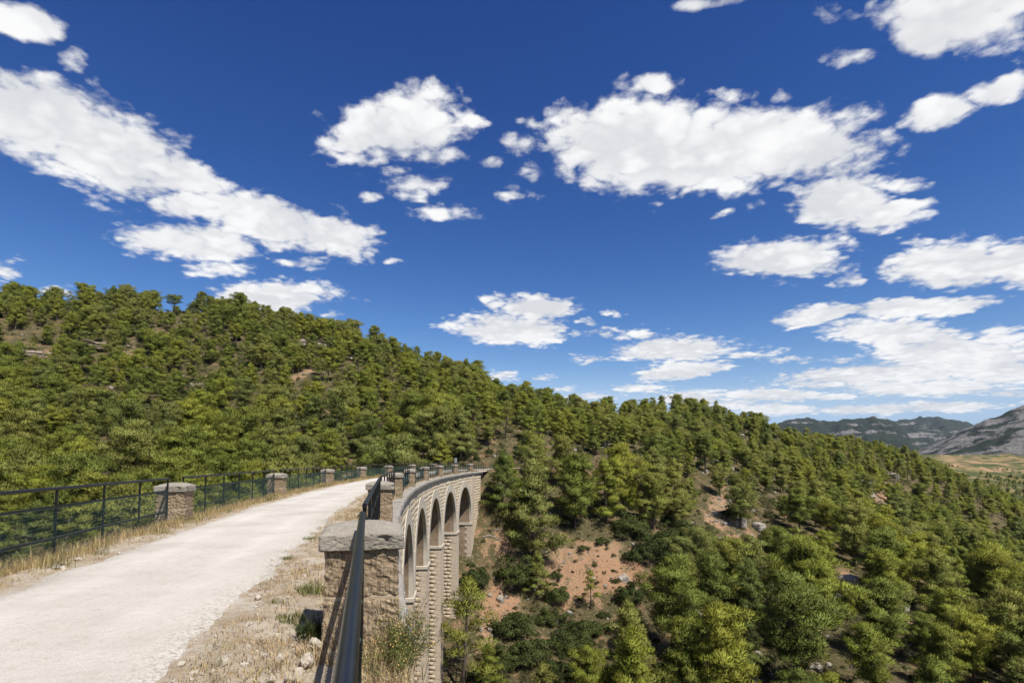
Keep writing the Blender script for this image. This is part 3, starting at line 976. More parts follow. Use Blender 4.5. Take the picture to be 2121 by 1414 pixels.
# cornice of coping stones, each a worn block of its own
cornice = obj('cornice', None, viaduct)
mb = MB()
ssx = np.arange(-16, 7 * BAY + 5.7, .5)
quad_strip(mb, BP(ssx, WO - .04, ZT - .02), BP(ssx, WO + .11, ZT - .02)); quad_strip(mb, BP(ssx, WO + .11, ZT - .02), BP(ssx, WO + .11, ZT + .1)); quad_strip(mb, BP(ssx, WO + .11, ZT + .1), BP(ssx, -.2, ZT + .1))
obj('cornice_bed', mb.mesh('cornice_bed', M['coping']), cornice)
a = .25; kk = 0
while a < 7 * BAY + 5.5:
    ln = vr.uniform(.85, 1.25)
    near = a < 32
    nu_, nv_ = (14, 16) if near else (5, 8)
    us = np.linspace(a + .008, a + ln - .008, nu_)
    # profile across: inner bottom, inner top, outer top (rounded), outer bottom
    prof = np.array([(-.1, ZT + .05), (-.1, -.20), (.05, -.195), (.20, -.195), (.32, -.20), (.44, -.21), (.51, -.235), (.54, -.28), (.545, -.36), (.54, -.44), (.51, ZT), (.33, ZT)])
    pidx = np.linspace(0, len(prof) - 1, nv_)
    pr_ = np.stack([np.interp(pidx, np.arange(len(prof)), prof[:, q]) for q in (0, 1)], -1)
    dz = vr.uniform(-.018, .012); do = vr.uniform(-.02, .015)
    S, I = np.meshgrid(us, np.arange(nv_), indexing='ij')
    Vv = BP(S, pr_[I, 0] + do, pr_[I, 1] + dz)
    dis = fbm3(Vv.reshape(-1, 3) * 5, 4, .6)[:, None] * np.array([.025, .025, .022]) + fbm3(Vv.reshape(-1, 3) * 1.3 + 7, 2)[:, None] * np.array([.02, .02, .03])
    Vv = Vv.reshape(-1, 3) + dis
    Fq = [tuple(f) for f in grid_faces(nu_, nv_)[:, ::-1]] + [tuple(range(nv_)), tuple((nu_ - 1) * nv_ + q for q in range(nv_))[::-1]]
    obj('coping_stone', mesh_np('coping_stone', Vv, Fq, M['coping']), cornice)
    a += ln; kk += 1

# ------------------------------------------------------------------ road and verges
RL, RR_ = -4.5, -1.35


def verge_z(s, off):
    p = BP(s, off, 0.0)
    x, y = p[..., 0], p[..., 1]
    z = -.035 - .11 * sstep(-1.2, -.1, off) - .09 * sstep(-4.9, -5.7, off)
    z = z - .16 * sstep(.3, .7, s) * sstep(.02, .16, off)
    out = np.maximum(sstep(-1.7, -1.0, off), sstep(-4.3, -4.9, off))
    z = z + fbm(x * 1.1, y * 1.1, 3) * .035 * (.3 + out) + fbm(x * 5, y * 5, 3, .6) * .028 * (.15 + out) + fbm(x * 17, y * 17, 2) * .010 * out
    return z


ssx = np.concatenate([np.arange(-16, 22, .07), np.arange(22, 86.5, .25)])
ofx = np.concatenate([np.linspace(-5.88, -4.0, 36), np.linspace(-3.9, -1.9, 8), np.linspace(-1.85, .12, 40), np.linspace(.16, .42, 7)])
S, O = np.meshgrid(ssx, ofx, indexing='ij')
Vv = BP(S, O, verge_z(S, O))
vg = obj('road_verge', mesh_np('road_verge', Vv, grid_faces(*S.shape)[:, ::-1], M['verge'], smooth=True)); tag(vg, kind='structure')
ssx = np.concatenate([np.arange(-56, -16, 1.0), np.arange(-16, 30, .1), np.arange(30, 90, .4), np.arange(90, 122, 1.0)])
us = np.linspace(0, 1, 34)
S, U = np.meshgrid(ssx, us, indexing='ij')
le = RL + fbm(ssx * .35, ssx * 0 + 3, 3) * .22 + fbm(ssx * 2.2, ssx * 0 + 8, 3, .6) * .10
re = RR_ + fbm(ssx * .3, ssx * 0 + 31, 3) * .22 + fbm(ssx * 2.0, ssx * 0 + 18, 3, .6) * .14
O = le[:, None] * (1 - U) + re[:, None] * U
ed = np.minimum(U, 1 - U)
Pz = BP(S, O, 0)
zr = .012 - .055 * sstep(.10, 0.0, ed) + fbm(Pz[..., 0] * .8, Pz[..., 1] * .8, 3) * .012 + fbm(Pz[..., 0] * 7, Pz[..., 1] * 7, 2) * .003
far_ = sstep(84, 92, S)
Pz[..., 2] = zr * (1 - far_) + far_ * (terrain(Pz[..., 0], Pz[..., 1]) + .05)
rd = obj('road', mesh_np('road', Pz, grid_faces(*S.shape)[:, ::-1], M['road'], smooth=True)); tag(rd, kind='structure')
at = rd.data.attributes.new('across', 'FLOAT', 'POINT'); at.data.foreach_set('value', U.astype(np.float32).ravel())


# ------------------------------------------------------------------ stone pillars
def rough_block(hx, hy, z0, z1, n, r, fn):
    cz, hz = (z0 + z1) / 2, (z1 - z0) / 2
    h = np.array((hx, hy, hz))
    g = np.linspace(-1, 1, n)
    vs, fs = [], []
    base = 0
    for ax in range(3):
        for sg in (-1, 1):
            A, B = np.meshgrid(g, g, indexing='ij')
            P = np.zeros((n, n, 3)); P[..., ax] = sg
            P[..., (ax + 1) % 3] = A; P[..., (ax + 2) % 3] = B
            P = P.reshape(-1, 3) * h
            q = np.clip(P, -(h - r), h - r); d = P - q
            ln = np.linalg.norm(d, axis=1, keepdims=True); N = d / np.maximum(ln, 1e-9)
            P = q + N * r
            vs.append(np.concatenate([P, N], 1))
            f = grid_faces(n, n) + base
            fs.append(f if sg > 0 else f[:, ::-1]); base += n * n
    vn = np.concatenate(vs); fs = np.concatenate(fs)
    key = np.round(vn[:, :3] * 1e5).astype(np.int64)
    _, idx, inv = np.unique(key, axis=0, return_index=True, return_inverse=True)
    vn = vn[idx]; fs = inv.ravel()[fs]
    P = fn(vn[:, :3] + np.array((0, 0, cz)), vn[:, 3:], h)
    return P, fs


def tool_fn(seed):
    def fn(P, N, h):
        # chisel marks run obliquely over every face
        k = np.array((math.sin(.6), math.sin(.6), math.cos(.6)))
        a = P @ np.array((.35, .35, .87)); b = P @ np.array((.66, .66, -.36))
        m1 = fbm3(np.stack([a * 30, b * 7, (P[:, 0] - P[:, 1]) * 9], -1) + seed, 3, .55)
        m2 = fbm3(P * 6 + seed, 3)
        return P + N * (m1 * .020 + m2 * .008)[:, None]
    return fn


def cap_fn(P, N, h):
    u = P[:, 0] / h[0]; v = P[:, 1] / h[1]
    zc = P[:, 2]
    up = sstep(.84, .94, zc)
    P = P.copy()
    P[:, 2] += up * .075 * np.clip(1 - np.abs(u) ** 3, 0, 1) * np.clip(1 - np.abs(v) ** 3, 0, 1)
    rgh = fbm3(P * 7, 4, .6) * .012 + fbm3(P * 34, 3, .7) * .010
    edge = np.clip(np.abs(u) + np.abs(v) - .9, 0, 1)
    chip = np.clip(fbm3(P * np.array((5, 5, 9)) + 4, 3) - .18, 0, 1) * edge * .11 * (1 - up * .5)
    low = np.clip(.80 - zc, 0, 1) * 0
    return P + N * (rgh - chip - low)[:, None]


PM = {}
for q in range(2):
    P_, F_ = rough_block(.345, .345, .323, .775, 56, .018, tool_fn(3 + q)); PM['upper', q] = mesh_np('upper_block', P_, F_, M['tooled'], True)
    P_, F_ = rough_block(.352, .352, -.42, .297, 56, .018, tool_fn(9 + q)); PM['lower', q] = mesh_np('lower_block', P_, F_, M['tooled'], True)
P_, F_ = rough_block(.341, .341, .285, .335, 6, .005, lambda P, N, h: P); PM['joint'] = mesh_np('mortar_joint', P_, F_, M['mortar'], True)
P_, F_ = rough_block(.398, .400, .77, .935, 64, .022, cap_fn); PM['cap'] = mesh_np('cap', P_, F_, M['cap'], True)
ordn = ['first', 'second', 'third', 'fourth', 'fifth', 'sixth', 'seventh', 'eighth']


def pillar(k, side):
    s = k * BAY; off = 0 if side == 'R' else -5.49
    p = BP(s, off, 0.0); t = line(s)[2]
    o = empty('stone_pillar', p, -t)
    if side == 'R':
        lab = ('stone pillar with big chipped dome cap, the steel handrail running up to its face' if k == 0 else
               'stone pillar with orange lichen on its cap, between two arch-side railings' if k == 1 else
               'domed stone pillar over the arches, %s counted from the far abutment' % ordn[7 - k])
    else:
        lab = ('stone pillar with small holes in its block, along the mesh fence beside dry grass' if k == 1 else
               'domed stone pillar along the mesh fence across the road, %s from its far end' % ordn[7 - k])
    tag(o, lab, 'pillar', 'domed stone pillars along the viaduct')
    v = (k * 7 + (side == 'L')) % 2
    fl = (0, math.pi / 2, math.pi, -math.pi / 2)[(k * 3 + (side == 'L')) % 4] if k else 0
    obj('upper_block', PM['upper', v], o, rot=(0, 0, fl)); obj('lower_block', PM['lower', v], o, rot=(0, 0, fl)); obj('mortar_joint', PM['joint'], o)
    c = obj('cap', PM['cap'], o, rot=(0, 0, fl))
    if side == 'R' and k == 1:
        c['label'] = 'cap with a patch of orange lichen'
    return o


for k in range(0, 8): pillar(k, 'R')
for k in range(0, 8): pillar(k, 'L')

# ------------------------------------------------------------------ railings with chain-link mesh
RZ = 1.135


def railing_meshes(L, side):
    r = {}
    n = 24
    mb = MB(); mb.tube([(0, -.05, RZ), (0, 0, RZ), (0, L, RZ), (0, L + .05, RZ)], [.025, .029, .029, .025], 16); r['handrail'] = mb.mesh('handrail', M['metal'], False)
    for f in r['handrail'].polygons: f.use_smooth = len(f.vertices) == 4
    mb = MB(); mb.tube([(0, 0, -.35), (0, 0, RZ - .012)], .023, 8); r['post'] = mb.mesh('post', M['metal'], False)
    for nm, z in (('upper_rail', .815), ('lower_rail', .27)):
        mb = MB(); mb.box(-.016, .016, 0, L, z - .022, z + .022); r[nm] = mb.mesh(nm, M['metal'])
    # woven wire: zigzag strands hooked into each other
    p = .062; x = -.028 * side; zb, zt = -.02, .875
    nz = int((zt - zb) / (p * .5)); ny = int(L / p)
    J, K = np.meshgrid(np.arange(ny), np.arange(nz + 1), indexing='ij')
    yy = (J + .5) * p + np.where(K % 2 == 0, -.5, .5) * p
    zz = zb + K * p * .5 + (J % 2) * .004
    xx = x + np.where(K % 2 == 0, .003, -.003)
    # a slight sag and bulge of the fabric
    xx = xx + np.sin(yy * 1.3) * .006 - side * .012 * np.sin(np.clip((zz - zb) / (zt - zb), 0, 1) * math.pi)
    zz = zz + np.sin(yy * 2.1) * .008
    ctr = np.stack([xx, yy, zz], -1)
    rr = .0030
    offs = np.array([(rr, 0, 0), (-rr * .5, rr * .87, 0), (-rr * .5, -rr * .87, 0)])
    Vv = ctr[:, :, None, :] + offs
    j = np.arange(ny)[:, None, None]; k = np.arange(nz)[None, :, None]; q = np.arange(3)[None, None, :]; q2 = (q + 1) % 3
    idx = lambda j, k, q: (j * (nz + 1) + k) * 3 + q
    Fq = np.stack(np.broadcast_arrays(idx(j, k, q), idx(j, k, q2), idx(j, k + 1, q2), idx(j, k + 1, q)), -1).reshape(-1, 4)
    r['chain_link'] = mesh_np('chain_link', Vv.reshape(-1, 3), Fq, M['wire'], True)
    return r


LREF = {'R': BAY - .345 * 2 - .30, 'L': BAY * 1.026 - .345 * 2 - .30}
RM = {sd: railing_meshes(LREF[sd], 1 if sd == 'R' else -1) for sd in 'RL'}


def railing(k, side):
    off = 0 if side == 'R' else -5.49
    a = BP(k * BAY + .495, off - (.10 if k == -1 else 0), 0.0); b = BP((k + 1) * BAY - .495, off, 0.0)
    d = b - a; L = float(np.hypot(d[0], d[1]))
    rz = -math.atan2(d[0], d[1])
    o = empty('metal_railing', a, rz)
    ky = L / LREF[side]
    if side == 'R':
        lab = ('black steel handrail running under the viewpoint to the chipped pillar' if k == -1 else
               'black railing over the arches, from the chipped pillar to the lichen pillar' if k == 0 else
               'black railing leaving the last pillar past the far abutment' if k == 7 else
               'black railing ending the parapet among pine branches' if k == 8 else
               'black railing over the arches, %s bay counted from the far abutment' % ordn[6 - k])
    else:
        lab = ('black railing with green mesh ending at the pillar with small holes' if k == 0 else
               'black railing with mesh leaving the last pillar across the road' if k == 7 else
               'black railing with green mesh across the road, %s bay from its far end' % ordn[6 - k])
    tag(o, lab, 'railing', 'black railings along the viaduct')
    for nm in ('handrail', 'upper_rail', 'lower_rail', 'chain_link'):
        c = obj(nm, RM[side][nm], o, scale=(1, ky, 1))
    for i in range(7):
        obj('post', RM[side]['post'], o, loc=(0, .02 + (L - .04) * i / 6, 0))
    return o


for k in range(-1, 9): 
    rl = railing(k, 'R')
    if k == -1: near_rail = rl
for k in range(0, 8): railing(k, 'L')
# twisted green ties holding the mesh on the rail under the viewpoint
Lr = LREF['R']
for i, yy in enumerate((9.3, 8.8, 8.3, 7.7, 7.0, 6.3)):
    mb = MB()
    tq = np.linspace(0, 2 * math.pi * 1.15, 14)
    mb.tube(np.stack([np.cos(tq) * .023, yy + tq * .003, .815 + np.sin(tq) * .023], -1), .0014, 4)
    if i == 1:
        tw = np.linspace(0, 4 * math.pi, 18)
        mb.tube(np.stack([.028 + np.cos(tw) * .012, yy + .02 + np.sin(tw) * .02, .80 - tw * .006], -1), .0013, 4)
    obj('wire_tie', mb.mesh('wire_tie', M['wire'], True), near_rail)


# ------------------------------------------------------------------ vegetation meshes
def leaves(C, Rd, n, ll, lw, rs, crown_c, up=.16, needle=True):
    """n leaf blades in each clump (centre C, radii Rd); returns verts, normals, tone"""
    k = len(C)
    u = rs.normal(size=(k, n, 3)); u /= np.linalg.norm(u, axis=2, keepdims=True)
    u[..., 2] = np.where(u[..., 2] < -.2, -u[..., 2], u[..., 2])
    r = rs.random((k, n, 1)) ** .30
    P = C[:, None] + u * r * Rd[:, None]
    d = u * .9 + rs.normal(size=(k, n, 3)) * .55 + np.array((0, 0, .45))
    d /= np.linalg.norm(d, axis=2, keepdims=True)
    sd = np.cross(d, rs.normal(size=(k, n, 3))); sd /= np.linalg.norm(sd, axis=2, keepdims=True) + 1e-9
    L = ll * rs.uniform(.65, 1.3, (k, n, 1)); Wd = lw * rs.uniform(.7, 1.3, (k, n, 1))
    A = P - sd * Wd * .5; B = P + sd * Wd * .5; T_ = P + d * L
    if not needle:
        A = P; B = P + d * L * .5 + sd * Wd * .6; T_ = P + d * L
    out = P - crown_c; out /= np.linalg.norm(out, axis=2, keepdims=True) + 1e-9
    N = u * .8 + out * .45 + np.array((0, 0, up)) + rs.normal(size=(k, n, 3)) * .22
    N /= np.linalg.norm(N, axis=2, keepdims=True)
    g = np.cross(B - A, T_ - A)
    fl = (g * N).sum(2) < 0
    B2 = np.where(fl[..., None], T_, B); T2 = np.where(fl[..., None], B, T_)
    V_ = np.stack([A, B2, T2], 2).reshape(-1, 3)
    NN = np.repeat(N.reshape(-1, 3), 3, 0)
    tone = np.clip(np.repeat(rs.random(k), n) * .6 + rs.random(k * n) * .4, 0, 1)
    return V_, NN, tone


def leaf_mesh(name, V_, NN, tone, mat):
    n = len(V_) // 3
    me = mesh_np(name, V_, np.arange(n * 3).reshape(-1, 3), mat)
    me.polygons.foreach_set('use_smooth', np.ones(n, bool))
    at = me.attributes.new('tone', 'FLOAT', 'FACE'); at.data.foreach_set('value', tone.astype(np.float32))
    me.normals_split_custom_set_from_vertices(NN.tolist())
    me.update()
    return me


def pine(seed, H, kind):
    rs = np.random.default_rng(seed)
    mb = MB()
    lean = rs.normal(size=2) * .05 * H * (.6 if kind == 'cone' else 1.0)
    zs = np.linspace(0, 1, 9)
    bend = np.sin(zs * 3 + rs.random() * 3) * .02 * H
    tr = np.stack([lean[0] * zs ** 1.5 + bend * .6, lean[1] * zs ** 1.5 + bend * .3, zs * H * .95 - .5 * (1 - zs)], -1)
    mb.tube(tr, .021 * H * (1 - zs * .88) + .012, 7)
    C, Rd = [], []
    at = lambda h: np.array([np.interp(h, zs, tr[:, q]) for q in range(3)])
    h0 = {'cone': .10, 'round': .22, 'broad': .30, 'sparse': .24, 'umbrella': .62}[kind]
    nb = {'cone': 30, 'round': 30, 'broad': 32, 'sparse': 18, 'umbrella': 24}[kind]
    Rm = {'cone': .30, 'round': .35, 'broad': .42, 'sparse': .23, 'umbrella': .44}[kind] * H
    ga = rs.random() * 6
    for b in range(nb):
        q = (b + .5) / nb
        h = h0 + (1 - h0) * q
        if kind == 'cone': pf = (1 - q) ** .75 + .12
        elif kind == 'umbrella': pf = math.sqrt(max(0, 1 - (2 * q - .75) ** 2 * .7)) * .9
        elif kind == 'sparse': pf = (1 - q) ** .6 + .2
        else: pf = math.sqrt(max(0.03, 1 - (1.45 * q - .45) ** 2)) * (.72 + .28 * math.sin(q * 9 + seed))
        L = Rm * pf * rs.uniform(.65, 1.18)
        ga += 2.4 + rs.normal() * .35
        el = {'cone': .25, 'round': .35, 'broad': .38, 'sparse': .3, 'umbrella': .45}[kind] + rs.normal() * .13 + q * .25
        dr = np.array((math.cos(ga) * math.cos(el), math.sin(ga) * math.cos(el), math.sin(el)))
        base = at(h * .97)
        tip = base + dr * L
        mid = base + dr * L * .5 - np.array((0, 0, .05 * L))
        mb.tube([base, mid, tip], [.0055 * H * (1.1 - q) + .01, .0035 * H * (1.1 - q) + .008, .008], 4, False)
        ncl = {'cone': 3, 'round': 4, 'broad': 4, 'sparse': 2, 'umbrella': 3}[kind]
        for c_ in range(ncl):
            f = (.5, .78, 1.0)[c_] if ncl == 3 else (.4, .62, .82, 1.0)[c_] if ncl == 4 else (.65, 1.0)[c_]
            sz = H * {'cone': .070, 'round': .084, 'broad': .084, 'sparse': .068, 'umbrella': .085}[kind] * rs.uniform(.7, 1.25) * (.8 + .2 * pf)
            C.append(base + dr * L * f + rs.normal(size=3) * (.018 if ncl < 4 else .03) * H + np.array((0, 0, .2 * sz)))
            Rd.append((sz * rs.uniform(.85, 1.3), sz * rs.uniform(.85, 1.3), sz * rs.uniform(.6, .9)))
    for q in range(3):
        C.append(at(1.0) + np.array((0, 0, -.02 * H * q)) + rs.normal(size=3) * .012 * H); Rd.append((.05 * H,) * 2 + (.07 * H,))
    C = np.array(C); Rd = np.array(Rd)
    cc = np.array((lean[0] * .5, lean[1] * .5, H * (.35 + .3 * h0)))
    n = {'cone': 190, 'round': 190, 'broad': 190, 'sparse': 130, 'umbrella': 200}[kind]
    V_, NN, tone = leaves(C, Rd, n, .030 * H + .05, .0058 * H + .008, rs, cc)
    tm = mb.mesh('trunk', M['bark'], True)
    cm = leaf_mesh('crown', V_, NN, tone, M['pine'])
    return tm, cm, H


def shrub(seed, Rr, mat, flat=.8, ncl=40, n=230, ll=.085, lw=.07, needle=False):
    rs = np.random.default_rng(seed)
    C, Rd = [], []
    for k in range(ncl):
        a = rs.random() * 6.283; q = rs.random()
        el = math.asin(q * .97)
        rr = Rr * rs.uniform(.55, .95) * (1 + .22 * math.sin(a * 3 + seed))
        C.append((math.cos(a) * math.cos(el) * rr, math.sin(a) * math.cos(el) * rr, math.sin(el) * rr * flat * 1.25 + Rr * .12))
        s_ = Rr * rs.uniform(.16, .32)
        Rd.append((s_ * 1.15, s_ * 1.15, s_ * .85))
    C = np.array(C); Rd = np.array(Rd)
    V_, NN, tone = leaves(C, Rd, n, ll * Rr, lw * Rr, rs, np.array((0, 0, 0.)), .3, needle)
    fo = leaf_mesh('foliage', V_, NN, tone, mat)
    mb = MB()
    for c_ in C[::4]:
        mb.tube([(0, 0, -.15), tuple(c_ * .5 + np.array((0, 0, .05))), tuple(c_)], [.03 * Rr, .02 * Rr, .008], 4, False)
    return fo, mb.mesh('stems', M['bark'], True)


PINES = [pine(21, 9, 'cone'), pine(22, 9, 'round'), pine(23, 9, 'broad'), pine(24, 9, 'round'), pine(25, 9, 'round'), pine(26, 9, 'broad'), pine(27, 9, 'sparse'), pine(28, 9, 'broad'), pine(31, 9, 'cone'), pine(32, 9, 'sparse')]
UMB = pine(40, 9, 'umbrella')
OAKS = [shrub(50, 1.5, M['oak']), shrub(51, 1.5, M['oak'], .95), shrub(52, 1.5, M['oak'], .7)]
SCRUB = [shrub(60, 1.0, M['scrub'], .75, 22, 80), shrub(61, 1.0, M['scrub'], .6, 18, 80), shrub(62, 1.0, M['scrub'], .9, 24, 80, .16, .05, True), shrub(63, 1.0, M['scrub'], .55, 16, 90, .2, .04, True)]

used_spots = []


def put_pine(p, h, var, rz, label, group, tilt=0.0):
    tm, cm, H = var
    o = empty('pine_tree', p, rz, h / H)
    o.rotation_euler = (tilt, tilt * .5, rz)
    tag(o, label, 'pine tree', group)
    obj('trunk', tm, o); obj('crown', cm, o)
    used_spots.append((p[0], p[1]))
    return o


def put_shrub(p, r, var, rz, label, group, name='evergreen_shrub', base=1.5, flat=1.0):
    fo, st = var
    o = empty(name, p, rz, r / base)
    tag(o, label, 'shrub', group)
    obj('foliage', fo, o); obj('stems', st, o)
    used_spots.append((p[0], p[1]))
    return o


def d_of(p):
    return float(p[1])


# trees and shrubs that can be told apart: picture x, y of the foot, picture height
KEY_PINES = [
    (1105, 1168, 205, 8, 'tall pine in front of the bare slope right of the far abutment'),
    (1040, 1075, 135, 0, 'pine pressing its branches against the end of the far abutment'),
    (1188, 1068, 120, 6, 'slender thin-crowned pine rooted at the top of the bare slope'),
    (1255, 1084, 132, 8, 'conical pine at the top of the bare slope below the timber fence'),
    (1292, 1072, 150, 1, 'leaning full-crowned pine above the dark oak thicket'),
    (1225, 1262, 78, 9, 'sparse young pine standing alone on the red soil'),
    (1112, 1240, 95, 0, 'young pine beside the dark oak scrub at the foot of the bare slope'),
    (958, 1440, 235, 6, 'slim tall pine growing close beside the viaduct pier'),
    (1010, 1445, 110, 0, 'small bright pine at the foot of the viaduct pier'),
    (1396, 1368, 200, 7, 'broad grey-green pine below the bare red slope'),
    (1483, 1320, 160, 3, 'rounded pine next to the broad grey-green pine below the red slope'),
    (1350, 1060, 130, 8, 'pine on the slope above the dark oak thicket'),
    (1400, 1075, 120, 0, 'young pine rising out of the dark oak thicket'),
]
KEY_SHRUBS = [
    (985, 1212, 33, 1, 'big dark oak shrub against the foot of the last viaduct pier'),
    (1064, 1212, 46, 0, 'wide dark oak shrub between abutment and bare slope'),
    (1309, 1112, 42, 0, 'dark oak shrub topping the thicket beside the bare slope'),
    (1345, 1168, 46, 2, 'dark spreading oak shrub at the lower end of the thicket'),
    (1423, 1150, 50, 1, 'dark oak shrub at the right end of the thicket'),
    (1380, 1140, 44, 2, 'dark oak shrub in the middle of the thicket'),
    (1490, 1165, 32, 0, 'lighter oak shrub below the pale boulders'),
    (1305, 1250, 30, 1, 'round dark oak shrub below the patch of red soil'),
    (1064, 1312, 44, 2, 'low brown-green shrub below the track of red soil'),
    (1141, 1290, 30, 0, 'bright round shrub in the scrub below the bare slope'),
    (1155, 1248, 28, 1, 'dark shrub just above the bright round one'),
    (1215, 1318, 36, 2, 'dull green shrub below the sparse young pine'),
    (1100, 1375, 46, 1, 'large green shrub at the foot of the red gully'),
    (1190, 1360, 40, 0, 'dark green shrub next to the one at the foot of the gully'),
    (1148, 1200, 15, 2, 'small dark shrub alone on the bare slope near the tall pine'),
]
for (px, py, hp, v, lab) in KEY_PINES:
    p = hit(px, py); put_pine(p - np.array((0, 0, .2)), hp * d_of(p) / F_PX, PINES[v], px * .7 % 6.28, lab, None)
for (px, py, rp, v, lab) in KEY_SHRUBS:
    p = hit(px, py); put_shrub(p - np.array((0, 0, .2)), rp * d_of(p) / F_PX, OAKS[v], px * .7 % 6.28, lab, None)
p = hit(362, 656)
UMB_P = p
put_pine(p - np.array((0, 0, .5)), 8.2, UMB, 1.0, 'lone flat-topped umbrella pine rising above the ridge skyline', None)

# everything else is scattered over the slopes
BARE = [  # picture polygons of open ground where few trees stand: (x, y) centre and radii
    (1225, 1165, 105, 62), (1190, 1225, 90, 45), (1290, 1205, 65, 26), (1040, 1250, 45, 55), (1035, 1120, 40, 40), (1010, 1300, 32, 60), (1480, 1075, 34, 26), (1545, 1120, 36, 26),
    (1490, 1040, 24, 30), (1690, 1120, 18, 24), (1830, 1040, 30, 16), (1620, 1180, 26, 20), (1745, 1200, 34, 18),
    (70, 735, 45, 16), (240, 735, 60, 14), (620, 714, 60, 10), (430, 810, 30, 12), (30, 860, 26, 30), (620, 770, 30, 14), (990, 850, 18, 20), (330, 690, 40, 9), (520, 870, 18, 18),
]


def bareness(px, py):
    b = np.zeros_like(px)
    px = px + fbm(px / 38, py / 30, 3) * 34; py = py + fbm(px / 38 + 50, py / 30, 3) * 22
    for (cx, cy, rx, ry) in BARE:
        b = np.maximum(b, 1 - ((px - cx) / rx) ** 2 - ((py - cy) / ry) ** 2)
    return b


def scatter(n, rmin, rmax, azmax, spacing, rs, power=1.0):
    a = rs.uniform(-azmax, azmax, n); r = np.sqrt(rs.uniform(rmin ** 2, rmax ** 2, n))
    x = np.sin(a) * r; y = np.cos(a) * r
    keep = []; cell = {}
    sp = spacing(x, y)
    for i in range(n):
        s_ = sp[i]; g = 9.0
        ci, cj = int(x[i] // g), int(y[i] // g); ok = True
        for di in (-1, 0, 1):
            for dj in (-1, 0, 1):
                for jx in cell.get((ci + di, cj + dj), ()):
                    if (x[jx] - x[i]) ** 2 + (y[jx] - y[i]) ** 2 < (.5 * (s_ + sp[jx])) ** 2:
                        ok = False; break
                if not ok: break
            if not ok: break
        if ok:
            cell.setdefault((ci, cj), []).append(i); keep.append(i)
    return x[keep], y[keep]


def visible(x, y, ztop):
    """does the line of sight to a treetop clear the ground in between"""
    f = np.linspace(.15, .97, 26)
    X = x[:, None] * f; Y = y[:, None] * f
    Z = EYE + (ztop[:, None] - EYE) * f
    return (terrain(X, Y) < Z + 1.5).all(1)


rs = np.random.default_rng(99)
sx, sy = scatter(38000, 40, 470, R(52), lambda x, y: np.where(np.hypot(x, y) > 250, 5.3, np.where((x > 0) & (y < 130), 4.5, 3.8)) * (1 + .6 * fbm(x / 15, y / 15 + 60, 2)), rs)
sz = terrain(sx, sy)
th_ = np.where(np.hypot(sx, sy) < 130, rs.triangular(3.0, 7.5, 12.5, len(sx)), rs.triangular(3.0, 6.2, 10.0, len(sx)))
th_ = th_ * np.where((sx < -8) & (sy > 95), 1.10, 1.06)
pxx, pyy = project(sx, sy, sz + 1.0)
_, ptop = project(sx, sy, sz + th_)
dl = near_line(sx, sy, -50, 82, -2.7)
dr_ = near_line(sx, sy, 82, 130, -2.7)
bn = bareness(pxx, pyy)
bt = bareness(pxx, ptop * .6 + pyy * .4)
ok = (dl > 8.0) & (dr_ > 5.5) & (np.maximum(bn, bt * .8) < rs.uniform(.0, .35, len(sx))) & visible(sx, sy, sz + th_)
US = np.array(used_spots)
ok &= (((sx[:, None] - US[:, 0]) ** 2 + (sy[:, None] - US[:, 1]) ** 2).min(1) > 3.2 ** 2)
# nothing may stand up in front of the arches, and the near valley trees stay below the deck
ok &= ~((pxx > 828) & (pxx < 1000) & (sy < 84) & (ptop < 1170 + (84 - sy) * 6))
ok &= ~((sy < 62) & (ptop < 1150))
ok &= np.hypot(sx - UMB_P[0], sy - UMB_P[1]) > 8
ok &= ~((np.abs(pxx - 362) < 26) & (ptop < 632) & (sy > UMB_P[1] - 25))
ok &= rs.random(len(sx)) < .93
sx, sy, sz, th_, pxx, pyy = [a[ok] for a in (sx, sy, sz, th_, pxx, pyy)]
inview = (pxx > -40) & (pxx < 2160) & (pyy < 1560)
size = th_ / sy * inview
order = np.argsort(-size)
NIND = 270
vsel = rs.choice(len(PINES), len(sx), p=[.07, .15, .15, .15, .13, .13, .05, .10, .04, .03]); rsel = rs.random(len(sx)) * 6.283
for i in order[:NIND]:
    kd = ('conical', 'round-crowned', 'spreading', 'round-crowned', 'round-crowned', 'spreading', 'thin-crowned', 'spreading', 'conical', 'thin-crowned')[vsel[i]]
    kd = ('tall ' if th_[i] > 8.5 else 'small ' if th_[i] < 5.5 else 'mid-sized ') + kd + ' '
    if sx[i] < -12:
        lab, grp = kd + 'pine on the wooded hill behind the mesh fence', kd + 'pines on the hill behind the mesh fence'
    elif sy[i] > 118:
        lab, grp = kd + 'pine on the rise above the timber-fenced track', kd + 'pines on the rise above the track'
    else:
        lab, grp = kd + 'pine on the valley slope below the track', kd + 'pines on the valley slope'
    put_pine((sx[i], sy[i], sz[i] - .25), th_[i], PINES[vsel[i]], rsel[i], lab, grp, rs.normal() * .04)
rest = order[NIND:]


